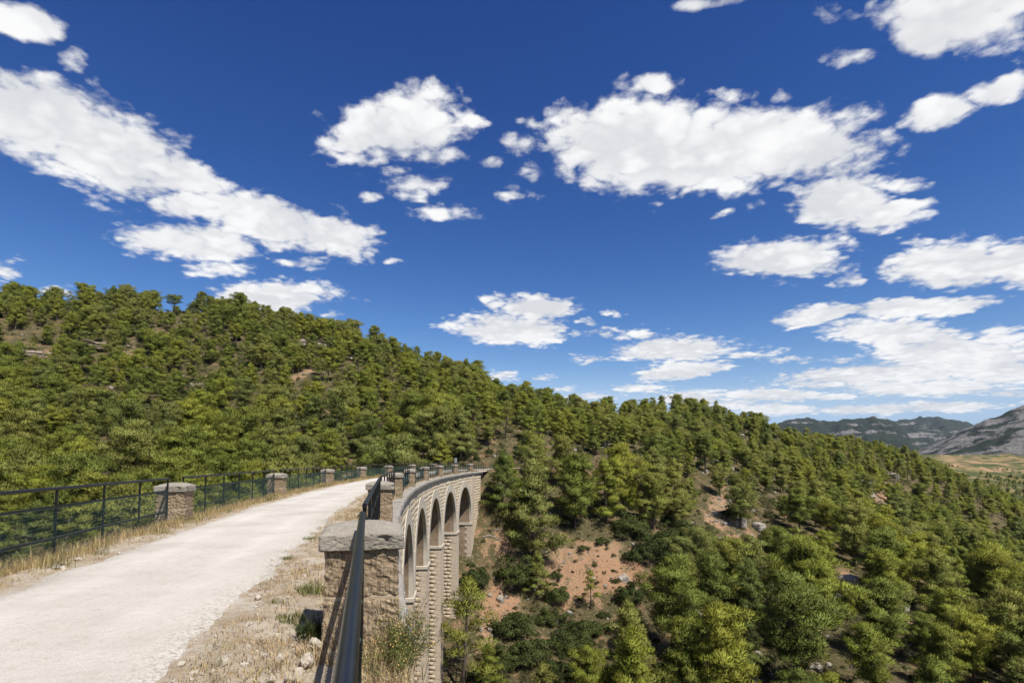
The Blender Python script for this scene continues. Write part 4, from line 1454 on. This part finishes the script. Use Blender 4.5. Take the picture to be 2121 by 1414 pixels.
# the rest of the wood: one object with the same trees instanced on points
def instancer(name, pts, rot, scl, vi, protos, label=None, cat=None):
    col = bpy.data.collections.new(name + '_kinds')
    for i, me in enumerate(protos):
        o = bpy.data.objects.new('%s_kind_%02d' % (name, i), me); col.objects.link(o)
    me = bpy.data.meshes.new(name)
    me.vertices.add(len(pts)); me.vertices.foreach_set('co', np.asarray(pts, np.float32).ravel())
    for nm, typ, dat in (('rot', 'FLOAT_VECTOR', rot), ('scl', 'FLOAT_VECTOR', scl)):
        at = me.attributes.new(nm, typ, 'POINT'); at.data.foreach_set('vector', np.asarray(dat, np.float32).ravel())
    at = me.attributes.new('vi', 'INT', 'POINT'); at.data.foreach_set('value', np.asarray(vi, np.int32))
    o = obj(name, me)
    ng = bpy.data.node_groups.new(name, 'GeometryNodeTree')
    ng.interface.new_socket('Geometry', in_out='INPUT', socket_type='NodeSocketGeometry')
    ng.interface.new_socket('Geometry', in_out='OUTPUT', socket_type='NodeSocketGeometry')
    N_ = ng.nodes; Lk = ng.links
    gi = N_.new('NodeGroupInput'); go = N_.new('NodeGroupOutput')
    ip = N_.new('GeometryNodeInstanceOnPoints'); ci = N_.new('GeometryNodeCollectionInfo')
    ci.inputs['Collection'].default_value = col; ci.inputs['Separate Children'].default_value = True; ci.inputs['Reset Children'].default_value = True
    ip.inputs['Pick Instance'].default_value = True

    def na(nm, dt):
        a = N_.new('GeometryNodeInputNamedAttribute'); a.data_type = dt; a.inputs['Name'].default_value = nm
        return a.outputs['Attribute']
    Lk.new(gi.outputs[0], ip.inputs['Points']); Lk.new(ci.outputs[0], ip.inputs['Instance'])
    Lk.new(na('vi', 'INT'), ip.inputs['Instance Index']); Lk.new(na('rot', 'FLOAT_VECTOR'), ip.inputs['Rotation']); Lk.new(na('scl', 'FLOAT_VECTOR'), ip.inputs['Scale'])
    Lk.new(ip.outputs[0], go.inputs[0])
    md = o.modifiers.new('instances', 'NODES'); md.node_group = ng
    tag(o, label, cat, kind='stuff')
    return o


def joined(name, parts):
    """one mesh from several (for the instanced wood), keeping custom normals and tone"""
    Vs, Fs, Ns, Tn, Mi = [], [], [], [], []
    mats = []
    b = 0
    for me in parts:
        n = len(me.vertices); v = np.zeros(n * 3, np.float32); me.vertices.foreach_get('co', v); Vs.append(v.reshape(-1, 3))
        me.calc_loop_triangles()
        nt = len(me.loop_triangles); f = np.zeros(nt * 3, np.int32); me.loop_triangles.foreach_get('vertices', f); f = f.reshape(-1, 3)
        nn = np.zeros(n * 3, np.float32)
        if 'tone' in me.attributes:
            cn = np.zeros(len(me.loops) * 3, np.float32); me.corner_normals.foreach_get('vector', cn)
            nn = np.zeros((n, 3), np.float32); li = np.zeros(len(me.loops), np.int32); me.loops.foreach_get('vertex_index', li); nn[li] = cn.reshape(-1, 3)
            tt_ = np.zeros(len(me.polygons), np.float32); me.attributes['tone'].data.foreach_get('value', tt_)
        else:
            me.vertex_normals.foreach_get('vector', nn); nn = nn.reshape(-1, 3); tt_ = np.full(nt, .5, np.float32)
        Ns.append(nn); Tn.append(tt_); Fs.append(f + b); b += n
        Mi.append(np.full(nt, len(mats))); mats.append(me.materials[0])
    me = mesh_np(name, np.concatenate(Vs), np.concatenate(Fs), mats=mats, midx=np.concatenate(Mi), smooth=True)
    at = me.attributes.new('tone', 'FLOAT', 'FACE'); at.data.foreach_set('value', np.concatenate(Tn))
    me.normals_split_custom_set_from_vertices(np.concatenate(Ns).tolist())
    return me


PJ = [joined('pine_kind', (a, b)) for a, b, _ in PINES]
# more distant slopes beyond the ridge
fx, fy = scatter(22000, 470, 1500, R(50), lambda x, y: 8 + 0 * x, rs)
fpx, fpy = project(fx, fy, terrain(fx, fy) + 2)
k_ = (fpx > 1500) & (fpx < 2200) & (fbm(fx / 90, fy / 90, 3) > np.where((fpx > 1930) & (fpy < 1000), .22, -.2))
fx, fy = fx[k_], fy[k_]
allx = np.concatenate([sx[rest], fx]); ally = np.concatenate([sy[rest], fy])
allz = terrain(allx, ally) - .3
hs_ = np.concatenate([th_[rest], rs.uniform(5, 8.5, len(fx))])
n_ = len(allx)
instancer('pine_wood', np.stack([allx, ally, allz], -1), np.stack([rs.normal(size=n_) * .04, rs.normal(size=n_) * .04, rs.random(n_) * 6.283], -1),
          np.repeat((hs_ / 9.0)[:, None], 3, 1), rs.integers(0, len(PJ), n_), PJ, 'dense pine wood covering the far parts of both hills', 'wood')

# scrub and oak bushes between the pines
bx, by = scatter(38000, 42, 300, R(52), lambda x, y: np.where(np.hypot(x, y) > 130, 2.7, 2.2) * (1 + .5 * fbm(x / 9, y / 9 + 20, 2)), rs)
bz = terrain(bx, by)
bpx, bpy_ = project(bx, by, bz)
rr_ = rs.gamma(3.0, .27, len(bx)).clip(.25, 1.9)
ok = (near_line(bx, by, -50, 82, -2.7) > 5.5) & (near_line(bx, by, 82, 130, -2.7) > 4.6) & visible(bx, by, bz + 1.5)
bb = bareness(bpx, bpy_)
ok &= (bb < rs.uniform(.0, 2.4, len(bx)))
rr_ = np.where(bb > .15, rr_ * .55, rr_)
US = np.array([u for u in used_spots[:29]])
bx, by, bz, rr_, bpx, bpy_ = [a[ok] for a in (bx, by, bz, rr_, bpx, bpy_)]
isoak = rs.random(len(bx)) < .3
inv = (bpx > -20) & (bpx < 2140) & (bpy_ < 1480)
order = np.argsort(-(rr_ / by * inv * np.where(fbm(bx / 3, by / 3) > -9, 1, 1)))
NSH = 150
for i in order[:NSH]:
    side = 'on the hill behind the mesh fence' if bx[i] < -12 else 'on the valley slope right of the viaduct'
    szw = 'large ' if rr_[i] > 1.35 else 'middling ' if rr_[i] > .95 else 'low '
    if isoak[i]:
        put_shrub((bx[i], by[i], bz[i] - .1), rr_[i] * 1.1, OAKS[i % 3], i * .9 % 6.28, szw + 'dark evergreen oak shrub between the pines ' + side, szw + 'dark oak shrubs ' + side)
    else:
        put_shrub((bx[i], by[i], bz[i] - .05), rr_[i], SCRUB[i % 4], i * .9 % 6.28, szw + 'olive-green scrub bush between the pines ' + side, szw + 'scrub bushes ' + side, 'scrub_bush', 1.0)
rest = order[NSH:]
SJ = [joined('bush_kind', v) for v in SCRUB] + [joined('bush_kind', v) for v in OAKS]
vi = np.where(isoak[rest], 4 + rs.integers(0, 3, len(rest)), rs.integers(0, 4, len(rest)))
sc3 = np.where(isoak[rest], rr_[rest] / 1.5 * 1.1, rr_[rest])
n_ = len(rest)
instancer('scrub_cover', np.stack([bx[rest], by[rest], bz[rest] - .05], -1), np.stack([np.zeros(n_), np.zeros(n_), rs.random(n_) * 6.283], -1),
          np.stack([sc3, sc3, sc3 * rs.uniform(.7, 1.1, n_)], -1), vi, SJ, 'low evergreen scrub growing between the pines on both hills', 'scrub')
# low herbs and dry tufts right on the soil
hx, hy = scatter(30000, 44, 210, R(50), lambda x, y: 1.5 * (1 + .6 * fbm(x / 6, y / 6 + 90, 2)), rs)
hz = terrain(hx, hy)
ok = (near_line(hx, hy, -50, 82, -2.7) > 4) & (near_line(hx, hy, 82, 130, -2.7) > 3.6) & (fbm(hx / 7, hy / 7 + 30, 3) > -.18)
hx, hy, hz = hx[ok], hy[ok], hz[ok]
n_ = len(hx); hsz = rs.uniform(.14, .5, n_)
instancer('ground_herbs', np.stack([hx, hy, hz], -1), np.stack([np.zeros(n_), np.zeros(n_), rs.random(n_) * 6.283], -1), np.stack([hsz, hsz, hsz * rs.uniform(.6, 1.1, n_)], -1),
          rs.integers(0, 4, n_), SJ[:4], 'small herbs and dry tufts dotted over the bare soil', 'herbs')

# soil: where it is bare, and where the red earth shows
vx, vy, vz = V[:, 0], V[:, 1], V[:, 2]
fr = (vy > 20) & (np.hypot(vx, vy) < 500)
ba = np.zeros(len(V), np.float32); re_ = np.zeros(len(V), np.float32)
bpx2, bpy2 = project(vx[fr], vy[fr], vz[fr])
ba[fr] = np.clip(bareness(bpx2, bpy2) * 1.6, 0, 1)
q = np.zeros(fr.sum())
for (px, py, rr) in ((1150, 1262, 5), (1255, 1292, 5), (1330, 1185, 4), (1015, 1262, 5), (1060, 1225, 4), (1240, 1190, 5), (1010, 958, 9), (1250, 952, 9), (1500, 1000, 6), (1800, 1040, 9), (1840, 1035, 8), (1560, 925, 8), (435, 820, 5), (980, 860, 6)):
    h_ = hit(px, py)
    q = np.maximum(q, np.exp(-((vx[fr] - h_[0]) ** 2 + (vy[fr] - h_[1]) ** 2) / rr ** 2))
q = np.maximum(q, .8 * np.exp(-(near_line(vx[fr], vy[fr], 86, 128, -2.7) / 9) ** 2))
re_[fr] = q * .55
fd = np.zeros(len(V), np.float32); frf = (vy > 420) & (np.hypot(vx, vy) < 2600)
fpx_, fpy_ = project(vx[frf], vy[frf], vz[frf])
fd[frf] = np.clip(sstep(1900, 1990, fpx_) * sstep(1012, 985, fpy_) * sstep(920, 935, fpy_), 0, 1)
for nm, dat in (('bare', ba), ('red', re_), ('field', fd)):
    at = ter.data.attributes.new(nm, 'FLOAT', 'POINT'); at.data.foreach_set('value', dat)


# ------------------------------------------------------------------ rocks
def rock_mesh(seed, hx, hy, hz, strata=False, n=16):
    def fn(P, N, h):
        m_ = min(h)
        d = fbm3(P / m_ * .7 + seed * 7.3, 4, .55) * m_ * .42 + fbm3(P / m_ * 2.6 + seed, 3, .6) * m_ * .12
        if strata:
            lay = np.floor((P[:, 2] + fbm3(P * .6 + seed, 2) * .15) / (m_ * .38))
            d = d + (vn3(np.stack([lay * 3.7 + seed, P[:, 0] * .35 + lay, P[:, 1] * .35], -1)) - .5) * m_ * .7 * (1 - np.abs(N[:, 2]))
        return P + N * d[:, None]
    P_, F_ = rough_block(hx, hy, -hz, hz, n, min(hx, hy, hz) * (.25 if strata else .5), fn)
    return mesh_np('rock', P_, F_, M['rock'], False)


BOULD = [rock_mesh(k, 1.0, .8, .75) for k in range(4)]
M['chalk'] = material('chalky_stone', lambda t: (t.ramp(noise(t, pos(t), 14, 5, .65), [(.3, (.30, .25, .19)), (.5, (.40, .35, .28)), (.7, (.50, .45, .375))]), (noise(t, pos(t), 40, 4), .7, .01)))
CHALK = [b.copy() for b in BOULD]
for b in CHALK: b.materials[0] = M['chalk']
LEDGE = [rock_mesh(10 + k, 2.6, .9, .7, True, 26) for k in range(3)]
M['ledge'] = material('pinkish_limestone', lambda t: (t.ramp(noise(t, pos(t), .9, 6, .7), [(.32, (.12, .095, .07)), (.48, (.30, .24, .18)), (.7, (.42, .35, .275))]), (noise(t, pos(t), 2.5, 5, .7), 1.0, .3)))
for b in LEDGE: b.materials[0] = M['ledge']
STACK = rock_mesh(20, .9, .8, 1.2, True, 24)
for (px, py, rp, v, lab) in [
        (1757, 1212, 19, 0, 'pale rounded boulder alone among pines, above the grey fallen brush'),
        (1530, 1088, 14, 1, 'pale boulder at the top of the stony gap beside the pines'),
        (1573, 1096, 12, 2, 'smaller pale boulder just below the one in the stony gap'),
        (1500, 1128, 12, 3, 'pale broken boulder beside the lighter oak shrub'),
        (1462, 1178, 12, 0, 'low grey boulder below the oak thicket'),
        (1690, 938, 13, 1, 'whitish rock knoll on the wooded ridge below the skyline'),
        (1868, 968, 12, 2, 'large pale crag on the flank of the wooded ridge'),
        (1850, 990, 9, 3, 'small pale crag next to the large one on the ridge flank'),
        (1930, 1102, 12, 1, 'grey boulder among the low pines of the far slope'),
        (1745, 1240, 9, 2, 'small grey stone below the rounded boulder'),
        (1600, 1180, 8, 3, 'small pale boulder in the stony gully')]:
    p = hit(px, py); r_ = rp * d_of(p) / F_PX
    o = obj('boulder', BOULD[v], loc=p + np.array((0, 0, r_ * .25)), rot=(0, 0, px * .3), scale=r_)
    tag(o, lab, 'boulder')
p = hit(1790, 1022)
o = obj('rock_stack', STACK, loc=p + np.array((0, 0, 1.2)), rot=(0, 0, .6), scale=17 * d_of(p) / F_PX); tag(o, 'layered rock stack standing over red earth on the far slope', 'rock')
for (px, py, rp, v, lab) in [
        (75, 738, 46, 0, 'broken pinkish ledge cropping out low on the wooded hill'),
        (225, 722, 48, 1, 'long thin limestone ledge on the wooded hill'),
        (620, 714, 56, 2, 'long pale limestone ledge under the pines near the ridge'),
        (420, 800, 26, 0, 'short stepped ledge in the middle of the wooded hill'),
        (235, 652, 30, 2, 'thin ledge just below the hill crest'),
        (60, 895, 30, 1, 'low ledge at the foot of the wooded hill')]:
    p = hit(px, py); r_ = rp * d_of(p) / F_PX / 2.6
    o = obj('rock_ledge', LEDGE[v], loc=p + np.array((0, .5, r_ * -.25)), rot=(R(-12), 0, math.atan2(p[0], p[1]) * -1 + rng.normal() * .1), scale=(r_ * .95, r_ * 1.3, r_ * .62))
    tag(o, lab, 'rock ledge')
# scree on the bare ground
n0 = 30000
a_ = rs.uniform(-R(48), R(48), n0); r_ = np.sqrt(rs.uniform(55 ** 2, 240 ** 2, n0))
gx = np.sin(a_) * r_; gy = np.cos(a_) * r_; gz = terrain(gx, gy)
gp, gq = project(gx, gy, gz)
ok = (bareness(gp, gq) > rs.uniform(-.25, .8, n0)) & (near_line(gx, gy, -40, 130, -2.7) > 4.5) & (fbm(gx / 5, gy / 5, 2) > -.1)
gx, gy, gz = gx[ok], gy[ok], gz[ok]; n_ = len(gx)
gs = rs.gamma(1.2, .11, n_).clip(.05, .8)
instancer('scree_stones', np.stack([gx, gy, gz + gs * .2], -1), rs.random((n_, 3)) * 6.28, np.stack([gs, gs, gs], -1), rs.integers(0, 4, n_), BOULD, 'loose pale stones scattered over the bare soil', 'stones')

# dead branches lying on the bare slope
for i, (px, py, lp) in enumerate([(1192, 1062, 50), (1225, 1052, 45), (1478, 1070, 45), (1500, 1085, 35), (1740, 1285, 80), (1020, 1120, 40), (1035, 1105, 30)]):
    p = hit(px, py); L_ = lp * d_of(p) / F_PX
    mb = MB(); rb = random.Random(i)
    an = rb.uniform(-.6, .6)
    sp = np.linspace(0, 1, 6)
    bxy = np.stack([p[0] + np.cos(an) * (sp - .5) * L_, p[1] + np.sin(an) * (sp - .5) * L_ + np.sin(sp * 4) * .08 * L_], -1)
    bzz = terrain(bxy[:, 0], bxy[:, 1]) + .10
    bp = np.column_stack([bxy, bzz])
    mb.tube(bp, np.linspace(.09, .03, 6), 5)
    for k in range(1, 6):
        dr = np.array((rb.uniform(-.4, .9), rb.uniform(-.9, .9), rb.uniform(.2, .7))) * L_ * .22
        mb.tube([bp[k], bp[k] + dr * .6, bp[k] + dr], [.035, .025, .012], 4, False)
    o = obj('fallen_branch', mb.mesh('fallen_branch', M['deadwood'], True))
    tag(o, ['bleached fallen branch under the slender pine on the bare slope', 'second bleached branch lying by the slender pine', 'bleached fallen branch in the stony gap under the pines',
            'smaller grey branch in the stony gap under the pines', 'grey dead brush below the rounded boulder', 'bleached branch lying beside the far abutment', 'thin dead branch beside the far abutment'][i], 'branch')

# ------------------------------------------------------------------ timber fence on the track beyond, marker post
fence = empty('timber_fence', BP(96, .2, -.1))
tag(fence, 'rust-brown timber rail fence along the track beyond the viaduct', 'fence')
fo = np.array(fence.location)
pts = []
for s_ in np.arange(96, 124, 2.0):
    b = BP(s_, .25, 0.0); b[2] = terrain(b[0], b[1]); pts.append(b - fo)
for i, b in enumerate(pts):
    obj('post', MB().box(b[0] - .06, b[0] + .06, b[1] - .06, b[1] + .06, b[2] - .4, b[2] + 1.25).mesh('post', M['rust']), fence)
    if i:
        for zz in (.55, 1.1):
            obj('rail', MB().tube([pts[i - 1] + (0, 0, zz), b + (0, 0, zz)], .055, 6).mesh('rail', M['rust']), fence)
mk = empty('marker_post', BP(88.0, -6.0, -.1))
tag(mk, 'dark metal marker post behind the last pillars at the viaduct end', 'post')
obj('pole', MB().tube([(0, 0, -.3), (0, 0, 1.3)], .04, 8).mesh('pole', M['metal']), mk)
obj('panel', MB().box(-.22, .22, -.03, .03, 1.15, 2.0).mesh('panel', M['galv']), mk)


# ------------------------------------------------------------------ grass and weeds on the verges
def blades(P, H_, Wd, lean, rs, curl=.5):
    n = len(P)
    a = rs.random(n) * 6.283
    d = np.stack([np.cos(a), np.sin(a), np.zeros(n)], -1)
    sd = np.stack([-np.sin(a), np.cos(a), np.zeros(n)], -1) * (Wd[:, None] * .5)
    up = np.array((0, 0, 1.0))
    l1 = d * (lean * H_ * .35)[:, None] + up * (H_ * .55)[:, None]
    l2 = d * (lean * H_ * (.9 + curl * rs.random(n)))[:, None] + up * (H_ * (1 - .25 * lean * rs.random(n)))[:, None]
    Vv = np.stack([P - sd, P + sd, P + l1 + sd * .7, P + l1 - sd * .7, P + l2], 1).reshape(-1, 3)
    b = np.arange(n)[:, None] * 5
    tri = np.concatenate([b + np.array((0, 1, 2)), b + np.array((0, 2, 3)), b + np.array((3, 2, 4))], 1).reshape(-1, 3)
    nn = np.stack([d * .35 + up] * 5, 1).reshape(-1, 3) + rs.normal(size=(n * 5, 3)) * .15
    nn /= np.linalg.norm(nn, axis=1, keepdims=True)
    tone = np.repeat(rs.random(n), 3)
    return Vv, tri, nn, tone


def blade_mesh(name, Vv, tri, nn, tone, mat):
    me = mesh_np(name, Vv, tri, mat, True)
    at = me.attributes.new('tone', 'FLOAT', 'FACE'); at.data.foreach_set('value', tone.astype(np.float32))
    return me


def verge_pts(n, s0, s1, o0, o1, rs, dens=None, tuft=.05, per=9):
    k = n // per
    s_ = s0 + (s1 - s0) * rs.random(k) ** 1.5; o_ = rs.uniform(o0, o1, k)
    if dens is not None:
        keep = rs.random(k) < dens(s_, o_); s_, o_ = s_[keep], o_[keep]
    s2 = np.repeat(s_, per) + rs.normal(size=len(s_) * per) * tuft; o2 = np.repeat(o_, per) + rs.normal(size=len(o_) * per) * tuft
    hf = np.repeat(rs.uniform(.5, 1.2, len(s_)), per)
    P = BP(s2, o2, verge_z(s2, np.clip(o2, -5.88, .42)) - .01)
    return P, s2, o2, hf


ld = lambda s_, o_: np.clip(sstep(-4.35, -4.95, o_) * 1.1 + .04, 0, 1) * (.45 + .55 * (fbm(s_ * .7, o_ * 2, 2) > -.25))
P1, s2, o2, hf = verge_pts(54000, -3, 84, -5.75, -4.35, rs, ld)
H1 = hf * (.06 + .21 * sstep(-4.6, -5.3, o2)) * rs.uniform(.5, 1.25, len(P1))
W1 = .004 + .00022 * np.maximum(s2, 0) + rs.random(len(P1)) * .003
g1 = blades(P1, H1, W1, rs.uniform(.1, .8, len(P1)), rs)
rdn = lambda s_, o_: np.clip(.2 + .8 * (fbm(s_ * .9 + 5, o_ * 1.6, 3) > -.14), 0, 1) * sstep(-1.55, -1.15, o_)
P2, s2, o2, hf = verge_pts(95000, -5.5, 80, -1.55, .10, rs, rdn)
P2b, s2b, o2b, hfb = verge_pts(5000, -4.8, .3, .0, .42, rs)
P2 = np.concatenate([P2, P2b]); s2 = np.concatenate([s2, s2b]); o2 = np.concatenate([o2, o2b]); hf = np.concatenate([hf, hfb])
H2 = hf * (.055 + .11 * sstep(-1.3, -.3, o2)) * rs.uniform(.5, 1.3, len(P2))
g2 = blades(P2, H2, .005 + .0002 * np.maximum(s2, 0) + rs.random(len(P2)) * .003, rs.uniform(.3, 1.2, len(P2)), rs)
P1b, s2b, o2b, hfb = verge_pts(30000, -3, 84, -5.75, -4.3, rs, ld, .09)
g1b = blades(P1b, hfb * (.05 + .13 * sstep(-4.5, -5.2, o2b)) * rs.uniform(.5, 1.2, len(P1b)), .005 + .00025 * np.maximum(s2b, 0), rs.uniform(.4, 1.4, len(P1b)), rs)
o = obj('dry_grass', blade_mesh('dry_grass', *g1b, M['straw_brown'])); tag(o, 'matted brown dead grass under the straw along the mesh fence', 'grass', kind='stuff')
o = obj('dry_grass', blade_mesh('dry_grass', *g1, M['straw'])); tag(o, 'straw-coloured dry grass along the foot of the mesh fence', 'grass', kind='stuff')
o = obj('dry_grass', blade_mesh('dry_grass', *g2, M['straw_brown'])); tag(o, 'short dry grass among the stones beside the chipped pillar', 'grass', kind='stuff')
P3, s2, o2, hf = verge_pts(12000, -3, 80, -5.75, -4.6, rs, lambda s_, o_: .15 + .85 * (fbm(s_ * .45 + 40, o_, 2) > .12), .06)
g3 = blades(P3, hf * rs.uniform(.12, .34, len(P3)), .005 + .0002 * np.maximum(s2, 0), rs.uniform(.1, .7, len(P3)), rs)
P4, s2, o2, hf = verge_pts(7000, -5.5, 60, -1.45, .05, rs, lambda s_, o_: (fbm(s_ * 1.1 + 80, o_ * 1.4, 2) > .22) * 1.0, .05)
g4 = blades(P4, hf * rs.uniform(.03, .12, len(P4)), .004 + .0002 * np.maximum(s2, 0), rs.uniform(.3, 1.2, len(P4)), rs)
o = obj('green_grass', blade_mesh('green_grass', *g3, M['green_grass'])); tag(o, 'green grass mixed into the straw along the mesh fence', 'grass', kind='stuff')
o = obj('green_grass', blade_mesh('green_grass', *g4, M['green_grass'])); tag(o, 'sparse green blades on the stony verge by the arch-side pillars', 'grass', kind='stuff')


def ground_at(px, py, z=-.06):
    r = ray_dir(px, py); k = (z - EYE) / r[2]
    return np.array((r[0] * k, r[1] * k, z))


def weed(px, py, rad_, h, mat, label, seed, n=200):
    rs_ = np.random.default_rng(seed)
    p = ground_at(px, py)
    rr = rad_ * np.sqrt(rs_.random(n)) ; a = rs_.random(n) * 6.283
    Pq = np.stack([np.cos(a) * rr, np.sin(a) * rr, np.zeros(n) - .02], -1)
    g = blades(Pq, h * rs_.uniform(.4, 1.1, n) * (1.1 - rr / rad_ * .5), .004 + .008 * rs_.random(n), rs_.uniform(.2, 1.2, n), rs_)
    o = obj('weed_tuft', blade_mesh('weed_tuft', *g, mat), loc=p)
    tag(o, label, 'weed', 'weeds on the stony verge')


for i, (px, py, r_, h, lab) in enumerate([
        (645, 1222, .20, .20, 'bright green weed tuft against the left side of the chipped pillar'),
        (532, 1240, .12, .09, 'dark green weed at the very edge of the gravel road'),
        (548, 1216, .12, .10, 'low green weed just inside the road edge'),
        (566, 1252, .14, .12, 'yellow-green tuft on the verge beside the edge weeds'),
        (530, 1262, .13, .08, 'flat grey-green weed on the stones by the road edge'),
        (515, 1284, .10, .06, 'small flat weed on the bare stony patch'),
        (596, 1158, .12, .12, 'small green tuft on the verge below the distant handrail'),
        (640, 1118, .14, .15, 'green tuft between road and the lichen-capped pillar'),
        (450, 1345, .18, .10, 'spreading green weed on the verge next to the road edge'),
        (430, 1380, .16, .10, 'low green weed lying at the near end of the verge'),
        (600, 1280, .16, .12, 'yellowish tuft just outside the pillar shadow'),
        (560, 1175, .10, .08, 'small weed where grass meets the gravel'),
        ]):
    weed(px, py, r_, h, M['green_grass'], lab, 200 + i)
# spiky dark plant in the shade of the pillar
weed(646, 1312, .15, .26, M['oak'], 'dark spiky plant in the shadow of the chipped pillar', 300, 260)

# stones on the verge
for i, (px, py, r_, lab) in enumerate([
        (585, 1298, .045, 'small white stone on the stony patch by the pillar shadow'), (637, 1365, .085, 'biggest white rock on the verge next to the handrail shadow'),
        (577, 1365, .05, 'white rock left of the biggest one'), (618, 1395, .055, 'white rock just in front of the biggest one'),
        (505, 1382, .05, 'pale flat stone among the weeds near the road'), (402, 1402, .06, 'pale flat stone sunk in the gravel edge'),
        (655, 1330, .06, 'grey stone lying in the pillar shadow'), (600, 1402, .045, 'chalky stone among dry stems'),
        (655, 1300, .05, 'grey stone touching the foot of the chipped pillar'), (560, 1405, .04, 'small chalky stone beside dry stems')]):
    p = ground_at(px, py)
    o = obj('stone', CHALK[i % 4], loc=p + np.array((0, 0, -r_ * .12)), rot=(i, i * .4, i * 1.7), scale=(r_ * .95, r_ * .8, r_ * .7)); tag(o, lab, 'stone')
n0 = 2600
s_ = -5.5 + 40 * rs.random(n0) ** 1.8; o_ = np.where(rs.random(n0) < .75, rs.uniform(-1.75, .1, n0), rs.uniform(-5.2, -4.1, n0))
gs = rs.gamma(1.4, .007, n0).clip(.004, .05)
P5 = BP(s_, o_, np.maximum(verge_z(s_, o_), -.2) + gs * .3)
instancer('pebbles', P5, rs.random((n0, 3)) * 6.28, np.stack([gs, gs, gs * .8], -1), rs.integers(0, 4, n0), CHALK, 'whitish pebbles scattered along both road edges', 'pebbles')

# ------------------------------------------------------------------ flowering bush outside the handrail
rs6 = np.random.default_rng(61)
bc = BP(-.75, .38, -.22)
bush = empty('flowering_bush', bc, 0, .86)
tag(bush, 'wiry green bush with tan seed heads growing outside the handrail by the chipped pillar', 'bush')
mb = MB(); heads = MB(); C_, R__ = [], []
for k in range(150):
    a = rs6.random() * 6.283; el = rs6.uniform(.5, 1.45); L_ = rs6.uniform(.22, .62) * (1.15 if k % 7 == 0 else 1)
    d = np.array((math.cos(a) * math.cos(el) * 1.0, math.sin(a) * math.cos(el) * 1.3, math.sin(el)))
    b0 = np.array((rs6.normal() * .08 - .02, rs6.normal() * .32, 0))
    pts_ = [b0, b0 + d * L_ * .5 + rs6.normal(size=3) * .02, b0 + d * L_ + np.array((0, 0, -.02))]
    mb.tube(pts_, [.003, .0024, .0016], 4, False)
    for q in np.linspace(.25, .95, 6):
        C_.append(b0 + d * L_ * q); R__.append((.035, .035, .03))
    if rs6.random() < .8:
        c = pts_[2]; r_ = rs6.uniform(.006, .010)
        for kk in range(3 if k % 3 else 1):
            cc = c + rs6.normal(size=3) * .025
            g = [cc + np.array(v) * r_ for v in ((0, 0, 1.2), (1, 0, 0), (0, 1, 0), (-1, 0, 0), (0, -1, 0), (0, 0, -1))]
            heads.add(g, [(0, 1, 2), (0, 2, 3), (0, 3, 4), (0, 4, 1), (5, 2, 1), (5, 3, 2), (5, 4, 3), (5, 1, 4)])
st = obj('stems', mb.mesh('stems', M['green_grass'], True), bush); st['kind'] = 'stuff'
V_, NN, tone = leaves(np.array(C_), np.array(R__), 12, .026, .006, rs6, np.zeros(3), .4, True)
lf = obj('leaves', leaf_mesh('leaves', V_, NN, tone, M['green_grass']), bush); lf['kind'] = 'stuff'
hd = obj('seed_heads', heads.mesh('seed_heads', M['head'], True), bush); hd['kind'] = 'stuff'
# violet chicory by the pillar with holes
for i, (px, py) in enumerate(((333, 1088), (352, 1086), (346, 1098))):
    p = ground_at(px, py + 8)
    f = empty('chicory_flower', p); tag(f, 'violet chicory flower in the dry grass by the pillar with small holes', 'flower', 'violet flowers by the fence pillar')
    mb = MB(); mb.tube([(0, 0, -.02), (.02, 0, .2), (.0, .02, .34)], .003, 4, False); obj('stem', mb.mesh('stem', M['green_grass']), f)
    mb = MB(); nn_ = 10
    mb.add([(0, .02, .345)] + [(.026 * math.cos(q) * (1 if j % 2 else .6), .02 + .026 * math.sin(q) * (1 if j % 2 else .6), .352) for j, q in enumerate(np.linspace(0, 6.283, nn_ * 2, endpoint=False))],
           [(0, 1 + j, 1 + (j + 1) % (nn_ * 2)) for j in range(nn_ * 2)])
    obj('petals', mb.mesh('petals', M['violet']), f)

# ------------------------------------------------------------------ thin summer haze over the whole valley
hz_m = bpy.data.materials.new('summer_haze'); hz_m.use_nodes = True
t = NT(hz_m.node_tree)
pvn = t.n('ShaderNodeVolumePrincipled', Color=(.72, .83, 1.0, 1), Density=2.0e-5, Anisotropy=0.0)
t.n('ShaderNodeOutputMaterial', Volume=pvn.outputs[0])
haze = obj('haze', MB().box(-9000, 9000, -3000, 11000, -120, 900).mesh('haze', hz_m)); tag(haze, kind='stuff')
